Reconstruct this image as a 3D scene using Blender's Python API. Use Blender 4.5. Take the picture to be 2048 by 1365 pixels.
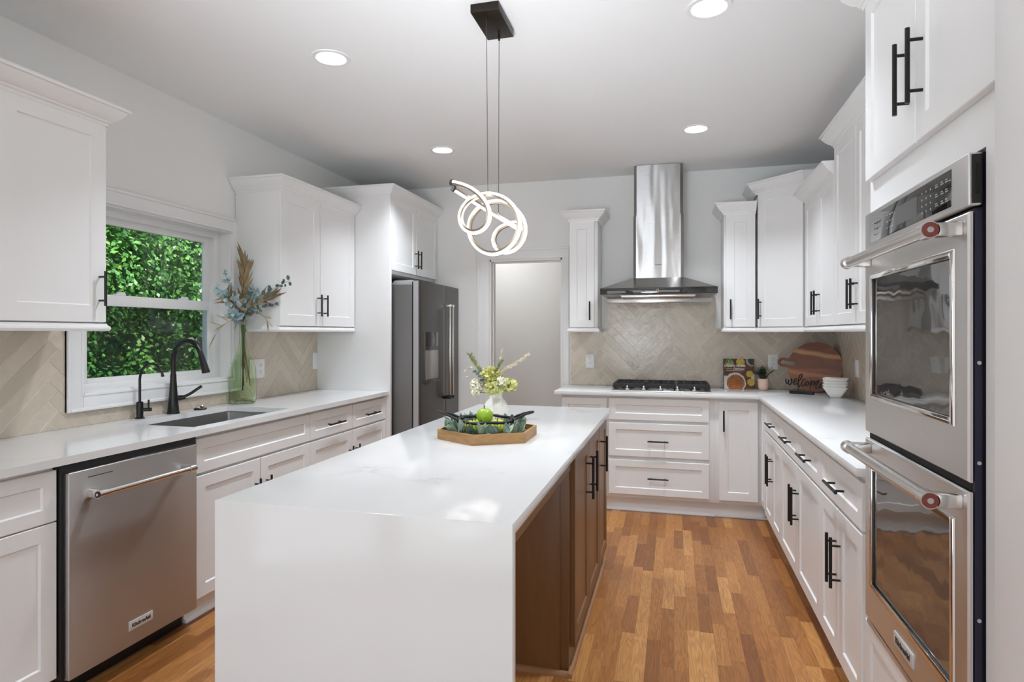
import bpy, bmesh, math, random
from math import sin, cos, pi, radians, sqrt, atan2, floor
from mathutils import Vector, Matrix, Euler
from bpy_extras.node_shader_utils import PrincipledBSDFWrapper  # noqa: F401

for o in list(bpy.data.objects):
    bpy.data.objects.remove(o, do_unlink=True)
SC = bpy.context.scene
COL = SC.collection
random.seed(7)

# ---------------------------------------------------------------- camera
cam_d = bpy.data.cameras.new('camera')
cam = bpy.data.objects.new('camera', cam_d)
COL.objects.link(cam)
cam.location = (0, 0, 1.362)
cam.rotation_euler = (pi/2, 0, math.atan(324/1225))
cam_d.sensor_width = 36
cam_d.lens = 36*1225/2048
cam_d.shift_y = -15.5/2048
cam_d.clip_start = .05
SC.camera = cam

# ---------------------------------------------------------------- exposure
SC.view_settings.view_transform = 'Standard'
SC.view_settings.look = 'None'
SC.view_settings.gamma = 1
SC.view_settings.use_curve_mapping = False
SC.view_settings.exposure = .36

# ---------------------------------------------------------------- sky and sun
world = bpy.data.worlds.new('sky')
SC.world = world
world.use_nodes = True
wn = world.node_tree
sky = wn.nodes.new('ShaderNodeTexSky')
sky.sky_type = 'NISHITA'
sky.sun_disc = False
sky.sun_elevation = radians(48)
sky.sun_rotation = radians(90)
wn.links.new(sky.outputs[0], wn.nodes['Background'].inputs[0])
wn.nodes['Background'].inputs[1].default_value = .26


def lamp(name, kind, loc, rot, energy, color=(1, 1, 1), **kw):
    d = bpy.data.lights.new(name, kind)
    d.energy = energy
    d.color = color
    for k, v in kw.items():
        setattr(d, k, v)
    o = bpy.data.objects.new(name, d)
    o.location = loc
    o.rotation_euler = rot
    COL.objects.link(o)
    return o


lamp('sun_light', 'SUN', (6, 4, 9), Vector((.62, -.05, .75)).to_track_quat('Z', 'Y').to_euler(), 6.5, (1, .95, .86), angle=radians(1))
# daylight through the big rear window opening behind the camera
lamp('rear_window_daylight', 'AREA', (-.1, -4.25, 1.40), (radians(90), 0, 0), 40, (.91, .98, 1.07), shape='RECTANGLE', size=4.6, size_y=2.3)

# photographer's flash bounced off the ceiling behind the camera
lamp('bounce_flash', 'AREA', (-.6, .1, 1.2), (radians(125), 0, 0), 10.8, (.89, .975, 1.08), shape='DISK', size=.8, spread=radians(75))
# fill lamps added at both sides behind the camera, with no window there
lamp('right_fill_light', 'AREA', (3.1, -1.6, 1.4), (radians(90), 0, radians(90)), 24, (.91, .98, 1.07), shape='RECTANGLE', size=3.2, size_y=2.)
lamp('left_fill_light', 'AREA', (-2.7, -1.6, 1.4), (radians(90), 0, radians(-90)), 24, (.91, .98, 1.07), shape='RECTANGLE', size=3.2, size_y=2.)

# ---------------------------------------------------------------- node helpers
def setin(nt, n, key, v):
    s = n.inputs[key]
    if isinstance(v, bpy.types.NodeSocket):
        nt.links.new(v, s)
    elif isinstance(v, (tuple, list)) and len(v) == 3 and s.type == 'RGBA':
        s.default_value = (*v, 1)
    else:
        s.default_value = v


def nd(nt, typ, ins=None, **attrs):
    n = nt.nodes.new('ShaderNode'+typ)
    for k, v in attrs.items():
        setattr(n, k, v)
    for k, v in (ins or {}).items():
        setin(nt, n, k, v)
    return n


def mth(nt, op, a, b=0., c=None):
    n = nd(nt, 'Math', operation=op)
    setin(nt, n, 0, a)
    setin(nt, n, 1, b)
    if c is not None:
        setin(nt, n, 2, c)
    return n.outputs[0]


def ramp(nt, fac, stops, interp='LINEAR'):
    n = nd(nt, 'ValToRGB', {'Fac': fac})
    r = n.color_ramp
    r.interpolation = interp
    while len(r.elements) < len(stops):
        r.elements.new(.5)
    for e, (p, c) in zip(r.elements, stops):
        e.position = p
        e.color = (*c, 1) if len(c) == 3 else c
    return n.outputs[0]


def mixc(nt, f, a, b, blend='MIX'):
    n = nd(nt, 'Mix', data_type='RGBA', blend_type=blend)
    setin(nt, n, 0, f)
    setin(nt, n, 6, a)
    setin(nt, n, 7, b)
    return n.outputs[2]


def objco(nt, scale=(1, 1, 1), loc=(0, 0, 0), rot=(0, 0, 0)):
    tc = nd(nt, 'TexCoord')
    mp = nd(nt, 'Mapping', {'Vector': tc.outputs['Object'], 'Scale': scale, 'Location': loc, 'Rotation': rot})
    return mp.outputs[0]


def noise(nt, vec, scale, detail=2, rough=.5, dist=0, dims='3D'):
    n = nd(nt, 'TexNoise', {'Vector': vec, 'Scale': scale, 'Detail': detail, 'Roughness': rough, 'Distortion': dist}, noise_dimensions=dims)
    return n.outputs[0]


def bump(nt, h, strength, dist=.01):
    return nd(nt, 'Bump', {'Height': h, 'Strength': strength, 'Distance': dist}).outputs[0]


def newmat(name):
    m = bpy.data.materials.new(name)
    m.use_nodes = True
    nt = m.node_tree
    return m, nt, nt.nodes['Principled BSDF']


def simple(name, col, rough=.5, metal=0., var=.04, vscale=8, **kw):
    """plain procedural surface: colour with a slight noise in tone"""
    m, nt, p = newmat(name)
    nz = noise(nt, objco(nt), vscale, 3)
    a = tuple(min(1, c*(1+var)) for c in col)
    b = tuple(c*(1-var) for c in col)
    setin(nt, p, 'Base Color', mixc(nt, nz, a, b))
    p.inputs['Roughness'].default_value = rough
    p.inputs['Metallic'].default_value = metal
    for k, v in kw.items():
        setin(nt, p, k.replace('_', ' '), v)
    return m


MAT = {}
MAT['cabinet_white'] = simple('cabinet_white', (.87, .87, .86), .34, var=.006)
MAT['trim_white'] = simple('trim_white', (.86, .86, .85), .4, var=.008)
MAT['wall_paint'] = simple('wall_paint', (.87, .865, .84), .75, var=.012, vscale=3)
MAT['ceiling_paint'] = simple('ceiling_paint', (.88, .88, .87), .9, var=.01, vscale=2)
MAT['black_metal'] = simple('black_metal', (.010, .009, .008), .36, .3, var=.1)
MAT['bronze_black'] = simple('bronze_black', (.022, .016, .011), .35, .6, var=.1)
MAT['faucet_black'] = simple('faucet_black', (.010, .010, .011), .30, .2, var=.1)
MAT['black_plastic'] = simple('black_plastic', (.008, .008, .009), .42, var=.1)
MAT['cast_iron'] = simple('cast_iron', (.012, .012, .013), .5, var=.15, vscale=60)
MAT['navy_enamel'] = simple('navy_enamel', (.012, .011, .035), .3, var=.05)
MAT['dark_gap'] = simple('dark_gap', (.004, .004, .004), .7)
MAT['plate_white'] = simple('plate_white', (.80, .80, .78), .3, var=.01)
MAT['socket_dark'] = simple('socket_dark', (.03, .03, .03), .5)
MAT['ceramic_white'] = simple('ceramic_white', (.82, .80, .74), .35, var=.03)
MAT['bowl_white'] = simple('bowl_white', (.85, .83, .78), .22, var=.01)
MAT['apple_green'] = simple('apple_green', (.33, .52, .035), .25, var=.22, vscale=14)
MAT['apple_yellow'] = simple('apple_yellow', (.55, .60, .05), .3, var=.18, vscale=14)
MAT['stem_brown'] = simple('stem_brown', (.07, .035, .02), .6, var=.2, vscale=40)
MAT['wire_black'] = simple('wire_black', (.012, .011, .012), .5, var=.2, vscale=120)
MAT['red_enamel'] = simple('red_enamel', (.22, .045, .035), .4)
MAT['dark_red_enamel'] = simple('dark_red_enamel', (.05, .012, .014), .35)
MAT['text_black'] = simple('text_black', (.02, .02, .02), .5)
MAT['text_white'] = simple('text_white', (.85, .84, .80), .5)
MAT['text_grey'] = simple('text_grey', (.45, .45, .45), .5)
MAT['terracotta'] = simple('terracotta', (.72, .50, .38), .8, var=.12, vscale=25)
MAT['soil'] = simple('soil', (.03, .02, .015), .95, var=.3, vscale=60)
MAT['brick'] = simple('brick', (.30, .10, .055), .85, var=.25, vscale=20)
MAT['page_white'] = simple('page_white', (.78, .75, .68), .7)
MAT['book_navy'] = simple('book_navy', (.012, .016, .05), .45)
MAT['cord_dark'] = simple('cord_dark', (.03, .028, .026), .5)
MAT['dark_glass_display'] = simple('dark_glass_display', (.12, .12, .12), .12)
MAT['gold_ring'] = simple('gold_ring', (.8, .55, .25), .35, .4)


def leafmat(name, c1, c2, rough=.55, sub=.0):
    m, nt, p = newmat(name)
    nz = noise(nt, objco(nt), 9, 3)
    setin(nt, p, 'Base Color', ramp(nt, nz, [(.3, c1), (.7, c2)]))
    p.inputs['Roughness'].default_value = rough
    return m


MAT['eucalyptus_blue'] = leafmat('eucalyptus_blue', (.16, .26, .28), (.38, .50, .52))
MAT['eucalyptus_dark'] = leafmat('eucalyptus_dark', (.045, .085, .075), (.14, .22, .20))
MAT['dried_leaf'] = leafmat('dried_leaf', (.17, .11, .045), (.36, .27, .14), .6)
MAT['stem_olive'] = leafmat('stem_olive', (.09, .06, .025), (.2, .15, .07), .6)
MAT['sage_leaf'] = leafmat('sage_leaf', (.19, .28, .20), (.42, .52, .40), .7)
MAT['sage_deep'] = leafmat('sage_deep', (.09, .16, .12), (.22, .32, .25), .7)
MAT['herb_leaf'] = leafmat('herb_leaf', (.07, .12, .065), (.22, .30, .20), .7)
MAT['flower_green'] = leafmat('flower_green', (.50, .50, .10), (.72, .72, .33), .6)
MAT['flower_pale'] = leafmat('flower_pale', (.74, .72, .52), (.86, .84, .70), .6)
MAT['plume_cream'] = leafmat('plume_cream', (.74, .62, .45), (.88, .80, .66), .7)
MAT['twig_green'] = leafmat('twig_green', (.10, .13, .05), (.30, .33, .12), .7)


def metal_brushed(name, col, rough, aniso=0., wave=0., wscale=(1, 1, 1), axis=0):
    """brushed steel: fine streaks along one local axis; aniso stretches highlights across the brushing"""
    m, nt, p = newmat(name)
    sc = [300, 300, 300]
    sc[axis] = 3
    nz = noise(nt, objco(nt, tuple(sc)), 1, 2)
    setin(nt, p, 'Base Color', ramp(nt, nz, [(.2, tuple(c*.975 for c in col)), (.8, tuple(min(1, c*1.02) for c in col))]))
    setin(nt, p, 'Roughness', mth(nt, 'MULTIPLY_ADD', nz, .02, rough-.01))
    p.inputs['Metallic'].default_value = 1
    if wave:
        w = noise(nt, objco(nt, wscale), 1, 1)
        setin(nt, p, 'Normal', nd(nt, 'Bump', {'Height': w, 'Strength': 1., 'Distance': wave}).outputs[0])
    if aniso:
        p.inputs['Anisotropic'].default_value = aniso
        p.inputs['Anisotropic Rotation'].default_value = .25
        setin(nt, p, 'Tangent', nd(nt, 'Tangent', direction_type='RADIAL', axis='Z').outputs[0])
    return m


MAT['steel'] = metal_brushed('steel', (.72, .71, .70), .36, .8)
MAT['steel_v'] = metal_brushed('steel_v', (.55, .54, .535), .42, .85)
MAT['steel_bright'] = metal_brushed('steel_bright', (.72, .70, .67), .22)
MAT['steel_polished'] = metal_brushed('steel_polished', (.78, .77, .75), .08)
MAT['badge_silver'] = simple('badge_silver', (.62, .61, .59), .35, .15, var=.02)
MAT['steel_sink'] = metal_brushed('steel_sink', (.52, .51, .50), .30)
MAT['steel_hood'] = metal_brushed('steel_hood', (.48, .47, .455), .24, .6)
MAT['steel_chimney'] = metal_brushed('steel_chimney', (.40, .39, .38), .27, .95, .006, (11, 11, 2.0))
MAT['black_steel'] = metal_brushed('black_steel', (.155, .147, .14), .40, .8)
MAT['black_steel_side'] = metal_brushed('black_steel_side', (.21, .205, .20), .5, .4)
MAT['silver_door_edge'] = simple('silver_door_edge', (.50, .50, .52), .45, .6, var=.02)


def glossy_black(name, wave=.0, col=(.012, .012, .012), rough=.03, coat=1.):
    m, nt, p = newmat(name)
    setin(nt, p, 'Base Color', mixc(nt, noise(nt, objco(nt), 3), col, tuple(c*.8 for c in col)))
    p.inputs['Roughness'].default_value = rough
    p.inputs['Specular IOR Level'].default_value = coat
    if wave:
        w = noise(nt, objco(nt, (1, 1, 1)), 7, 1)
        setin(nt, p, 'Normal', nd(nt, 'Bump', {'Height': w, 'Strength': 1., 'Distance': wave}).outputs[0])
    return m


MAT['black_glass'] = glossy_black('black_glass', 0)
m, nt, p = newmat('oven_glass')
setin(nt, p, 'Base Color', mixc(nt, noise(nt, objco(nt), 3), (.05, .046, .044), (.042, .040, .038)))
p.inputs['Roughness'].default_value = .03
p.inputs['IOR'].default_value = 2.4
setin(nt, p, 'Normal', nd(nt, 'Bump', {'Height': noise(nt, objco(nt), 9, 1), 'Strength': 1., 'Distance': .0012}).outputs[0])
MAT['oven_glass'] = m


def glow(name, col, strength):
    m, nt, p = newmat(name)
    setin(nt, p, 'Base Color', (.9, .9, .88))
    setin(nt, p, 'Emission Color', mixc(nt, noise(nt, objco(nt), 5), col, tuple(c*.98 for c in col)))
    p.inputs['Emission Strength'].default_value = strength
    return m


MAT['pendant_diffuser'] = glow('pendant_diffuser', (1, .95, .90), 5)
MAT['downlight_lens'] = glow('downlight_lens', (1, .98, .95), 2.5)
MAT['champagne_metal'] = metal_brushed('champagne_metal', (.42, .36, .29), .35)

# window pane: thin sheet, mostly clear with a mirror sheen
m, nt, p = newmat('window_glass')
nt.nodes.remove(p)
fr = nd(nt, 'Fresnel', {'IOR': 1.25})
mx = nd(nt, 'MixShader', {0: fr.outputs[0], 1: nd(nt, 'BsdfTransparent', {0: (.97, .99, .98)}).outputs[0], 2: nd(nt, 'BsdfGlossy', {'Roughness': .01}).outputs[0]})
nt.links.new(mx.outputs[0], nt.nodes['Material Output'].inputs[0])
MAT['window_glass'] = m

# insect screen: fine dark mesh, see-through
m, nt, p = newmat('screen_mesh')
nt.nodes.remove(p)
wv = noise(nt, objco(nt), 900, 0)
mx = nd(nt, 'MixShader', {0: mth(nt, 'MULTIPLY_ADD', wv, .1, .40), 1: nd(nt, 'BsdfTransparent', {0: (1, 1, 1)}).outputs[0], 2: nd(nt, 'BsdfDiffuse', {0: (.03, .04, .04)}).outputs[0]})
nt.links.new(mx.outputs[0], nt.nodes['Material Output'].inputs[0])
MAT['screen_mesh'] = m

# bottle glass
m, nt, p = newmat('bottle_glass')
setin(nt, p, 'Base Color', mixc(nt, noise(nt, objco(nt), 6), (.86, .94, .78), (.82, .92, .74)))
p.inputs['Roughness'].default_value = .0
p.inputs['Transmission Weight'].default_value = 1
p.inputs['IOR'].default_value = 1.22
MAT['bottle_glass'] = m

# quartz with thin broken grey veins
m, nt, p = newmat('quartz')
co = objco(nt)
wob = noise(nt, co, 3.2, 9, .62)
vec = nd(nt, 'VectorMath', {0: co, 1: nd(nt, 'VectorMath', {0: nd(nt, 'TexNoise', {'Vector': co, 'Scale': 4., 'Detail': 8, 'Roughness': .68}).outputs[1], 3: .42}, operation='SCALE').outputs[0]}, operation='ADD').outputs[0]
vn = noise(nt, vec, 1.15, 2, .5)
line = mth(nt, 'ABSOLUTE', mth(nt, 'SUBTRACT', vn, .5))
core = ramp(nt, line, [(0., (1, 1, 1)), (.005, (.55, .55, .55)), (.016, (0, 0, 0))])
halo = ramp(nt, line, [(0., (1, 1, 1)), (.05, (0, 0, 0))])
patch = ramp(nt, noise(nt, co, 2.3, 4, .6), [(.50, (0, 0, 0)), (.68, (1, 1, 1))])
speck = ramp(nt, noise(nt, co, 24, 6, .75), [(.45, (0, 0, 0)), (.62, (1, 1, 1))])
f1 = mth(nt, 'MULTIPLY', mth(nt, 'MULTIPLY', core, patch), mth(nt, 'MULTIPLY_ADD', speck, .85, .15))
f2 = mth(nt, 'MULTIPLY', mth(nt, 'MULTIPLY', halo, patch), .16)
c = mixc(nt, f2, (.80, .80, .79), (.48, .48, .47))
c = mixc(nt, mth(nt, 'MULTIPLY', f1, .62), c, (.26, .25, .235))
setin(nt, p, 'Base Color', c)
p.inputs['Roughness'].default_value = .13
MAT['quartz'] = m

# oak strip floor
m, nt, p = newmat('oak_floor')
tc = nd(nt, 'TexCoord').outputs['Object']
sp = nd(nt, 'SeparateXYZ', {0: tc})
X, Y = sp.outputs[0], sp.outputs[1]
W_, L_ = .0575, .46
xr = mth(nt, 'DIVIDE', X, W_)
row = mth(nt, 'FLOOR', xr)
fx = mth(nt, 'FRACT', xr)
r1 = nd(nt, 'TexWhiteNoise', {'W': row}, noise_dimensions='1D').outputs[0]
lenv = mth(nt, 'MULTIPLY_ADD', nd(nt, 'TexWhiteNoise', {'W': mth(nt, 'ADD', row, 71.3)}, noise_dimensions='1D').outputs[0], .9, .75)
yr = mth(nt, 'ADD', mth(nt, 'DIVIDE', mth(nt, 'DIVIDE', Y, L_), lenv), mth(nt, 'MULTIPLY', r1, 13.7))
idx = mth(nt, 'FLOOR', yr)
fy = mth(nt, 'FRACT', yr)
pid = nd(nt, 'CombineXYZ', {0: row, 1: idx, 2: 0.}).outputs[0]
wn_ = nd(nt, 'TexWhiteNoise', {'Vector': pid}, noise_dimensions='3D')
pv, pc = wn_.outputs[0], wn_.outputs[1]
tone = ramp(nt, pv, [(0., (.24, .088, .026)), (.18, (.34, .135, .037)), (.5, (.44, .187, .052)), (.8, (.52, .235, .070)), (1., (.62, .305, .10))])
off = nd(nt, 'VectorMath', {0: pc, 1: (37., 53., 19.)}, operation='MULTIPLY').outputs[0]
gco = nd(nt, 'VectorMath', {0: nd(nt, 'VectorMath', {0: tc, 1: (16., 1.7, 1.)}, operation='MULTIPLY').outputs[0], 1: off}, operation='ADD').outputs[0]
figure = noise(nt, gco, 1.0, 2, .5, .35)
rings = mth(nt, 'SINE', mth(nt, 'MULTIPLY', figure, 85.))
ringm = ramp(nt, mth(nt, 'MULTIPLY_ADD', rings, .5, .5), [(.15, (0, 0, 0)), (.8, (1, 1, 1))])
fco = nd(nt, 'VectorMath', {0: nd(nt, 'VectorMath', {0: tc, 1: (420., 9., 1.)}, operation='MULTIPLY').outputs[0], 1: off}, operation='ADD').outputs[0]
pores = noise(nt, fco, 1., 3, .6)
c = mixc(nt, mth(nt, 'MULTIPLY', ringm, .34), tone, mixc(nt, 1., tone, (.52, .44, .38), 'MULTIPLY'))
c = mixc(nt, ramp(nt, pores, [(.36, (.5, .5, .5)), (.52, (0, 0, 0))]), c, mixc(nt, 1., c, (.55, .48, .42), 'MULTIPLY'))
big = noise(nt, nd(nt, 'VectorMath', {0: nd(nt, 'VectorMath', {0: tc, 1: (5., 1.2, 1.)}, operation='MULTIPLY').outputs[0], 1: off}, operation='ADD').outputs[0], 1.3, 3)
c = mixc(nt, ramp(nt, big, [(.56, (0, 0, 0)), (.74, (.45, .45, .45))]), c, mixc(nt, 1., c, (.6, .5, .45), 'MULTIPLY'))
ex = mth(nt, 'MINIMUM', fx, mth(nt, 'SUBTRACT', 1., fx))
ey = mth(nt, 'MINIMUM', fy, mth(nt, 'SUBTRACT', 1., fy))
gap = mth(nt, 'MAXIMUM', mth(nt, 'LESS_THAN', ex, .011), mth(nt, 'LESS_THAN', ey, .0012))
c = mixc(nt, mth(nt, 'MULTIPLY', gap, .55), c, (.10, .045, .018))
setin(nt, p, 'Base Color', c)
p.inputs['Roughness'].default_value = .34
p.inputs['Specular IOR Level'].default_value = .4
MAT['oak_floor'] = m


def woodmat(name, c1, c2, scale, rough=.4, stripes=0., dark=None):
    m, nt, p = newmat(name)
    co = objco(nt, scale)
    n1 = noise(nt, co, 1., 4, .6, .6)
    n2 = noise(nt, objco(nt, tuple(s*7 for s in scale)), 1., 3)
    c = ramp(nt, n1, [(.3, c1), (.7, c2)])
    if stripes:
        rg = mth(nt, 'SINE', mth(nt, 'MULTIPLY', n1, stripes))
        c = mixc(nt, mth(nt, 'MULTIPLY_ADD', rg, .22, .22), c, dark or tuple(x*.5 for x in c1))
    c = mixc(nt, mth(nt, 'MULTIPLY', n2, .35), c, tuple(x*.6 for x in c1))
    setin(nt, p, 'Base Color', c)
    p.inputs['Roughness'].default_value = rough
    return m


MAT['island_wood'] = woodmat('island_wood', (.185, .085, .030), (.235, .115, .045), (9, 9, 1.4), .36)
MAT['island_shoe'] = woodmat('island_shoe', (.33, .16, .07), (.42, .22, .10), (2, 2, 9), .4)
MAT['tray_wood'] = woodmat('tray_wood', (.44, .235, .085), (.56, .33, .14), (4, 4, 30), .45, 22)
MAT['acacia'] = woodmat('acacia', (.17, .046, .016), (.40, .13, .045), (1.6, 9, 9), .33, 16, (.10, .026, .012))
# acacia board with pale sapwood streaks
nt = MAT['acacia'].node_tree
p = nt.nodes['Principled BSDF']
old = p.inputs['Base Color'].links[0].from_socket
sx = nd(nt, 'SeparateXYZ', {0: objco(nt)})
zz = mth(nt, 'ADD', mth(nt, 'MULTIPLY', sx.outputs[0], .15), sx.outputs[2])
zz = mth(nt, 'ADD', zz, mth(nt, 'MULTIPLY', noise(nt, objco(nt, (4, 1, 9)), 1., 2), .05))
s1 = ramp(nt, zz, [(.0, (0, 0, 0)), (.106, (0, 0, 0)), (.118, (1, 1, 1)), (.134, (1, 1, 1)), (.150, (0, 0, 0))])
zz2 = mth(nt, 'ADD', zz, .10)
s2 = ramp(nt, zz2, [(.0, (0, 0, 0)), (.040, (0, 0, 0)), (.058, (1, 1, 1)), (.075, (1, 1, 1)), (.09, (0, 0, 0))])
c = mixc(nt, mth(nt, 'MULTIPLY', s1, .8), old, (.58, .30, .12))
c = mixc(nt, mth(nt, 'MULTIPLY', s2, .6), c, (.50, .20, .08))
setin(nt, p, 'Base Color', c)

# glazed tile: hand-made undulating glaze, tone differs from tile to tile
m, nt, p = newmat('zellige_tile')
at = nd(nt, 'Attribute', attribute_name='tile_tone')
clo = noise(nt, objco(nt), 22, 4, .6)
c = ramp(nt, at.outputs['Fac'], [(0., (.56, .485, .39)), (.5, (.62, .54, .437)), (1., (.67, .588, .485))])
c = mixc(nt, ramp(nt, clo, [(.35, (.35, .35, .35)), (.65, (0, 0, 0))]), c, (.53, .45, .355))
setin(nt, p, 'Base Color', c)
p.inputs['Roughness'].default_value = .17
und = noise(nt, objco(nt), 13, 3, .5, .4)
setin(nt, p, 'Normal', nd(nt, 'Bump', {'Height': und, 'Strength': .6, 'Distance': .004}).outputs[0])
MAT['tile'] = m
MAT['grout'] = simple('grout', (.92, .88, .80), .9, var=.05, vscale=90)

# cookbook cover: dark wood table, a plate of fried chicken, greens, corn
m, nt, p = newmat('cookbook_cover')
oc = objco(nt)
s3 = nd(nt, 'SeparateXYZ', {0: oc})
bx, bz = s3.outputs[0], s3.outputs[2]


def disc(nt, cx, cz, r, soft=.004, sx=1.):
    dx = mth(nt, 'MULTIPLY', mth(nt, 'SUBTRACT', bx, cx), sx)
    dz = mth(nt, 'SUBTRACT', bz, cz)
    d = mth(nt, 'SQRT', mth(nt, 'ADD', mth(nt, 'MULTIPLY', dx, dx), mth(nt, 'MULTIPLY', dz, dz)))
    d = mth(nt, 'ADD', d, mth(nt, 'MULTIPLY_ADD', noise(nt, oc, 60, 2), .012, -.006))
    return ramp(nt, mth(nt, 'MULTIPLY', d, 4.), [(max(0, (r-soft)*4), (1, 1, 1)), (r*4, (0, 0, 0))])


base = ramp(nt, noise(nt, objco(nt, (6, 1, 60)), 1., 3), [(.35, (.055, .016, .008)), (.65, (.17, .045, .016))])
vor = nd(nt, 'TexVoronoi', {'Vector': nd(nt, 'VectorMath', {0: oc, 1: noise(nt, oc, 40, 2)}, operation='ADD').outputs[0], 'Scale': 44.})
food = ramp(nt, vor.outputs['Distance'], [(.05, (.72, .30, .05)), (.4, (.50, .15, .02)), (.75, (.07, .018, .008))])
corn = ramp(nt, noise(nt, oc, 140, 2), [(.3, (.42, .26, .02)), (.7, (.75, .58, .10))])
green = ramp(nt, noise(nt, oc, 90, 2), [(.35, (.02, .05, .012)), (.65, (.35, .5, .16))])
c = mixc(nt, disc(nt, .045, .205, .034), base, green)
c = mixc(nt, disc(nt, .128, .215, .034), c, corn)
c = mixc(nt, disc(nt, .215, .225, .045), c, (.45, .42, .38))
c = mixc(nt, disc(nt, .222, .228, .040), c, (.03, .04, .03))
c = mixc(nt, disc(nt, .236, .085, .040, .004, 1.2), c, (.66, .58, .40))
c = mixc(nt, disc(nt, .196, .12, .028), c, corn)
c = mixc(nt, disc(nt, .205, .055, .030), c, corn)
c = mixc(nt, disc(nt, .015, .02, .085), c, (.58, .56, .50))
c = mixc(nt, disc(nt, .085, .05, .082), c, (.62, .60, .56))
c = mixc(nt, disc(nt, .088, .045, .070), c, food)
setin(nt, p, 'Base Color', c)
p.inputs['Roughness'].default_value = .3
MAT['cookbook_cover'] = m

# woodland leaves
m, nt, p = newmat('woodland_leaf')
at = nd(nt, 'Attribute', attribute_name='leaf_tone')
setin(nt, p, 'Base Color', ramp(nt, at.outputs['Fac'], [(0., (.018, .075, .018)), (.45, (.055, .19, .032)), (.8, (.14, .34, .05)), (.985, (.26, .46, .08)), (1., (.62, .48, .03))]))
p.inputs['Roughness'].default_value = .45
MAT['woodland_leaf'] = m
MAT['grass'] = leafmat('grass', (.03, .08, .015), (.08, .16, .03), .9)

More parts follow.
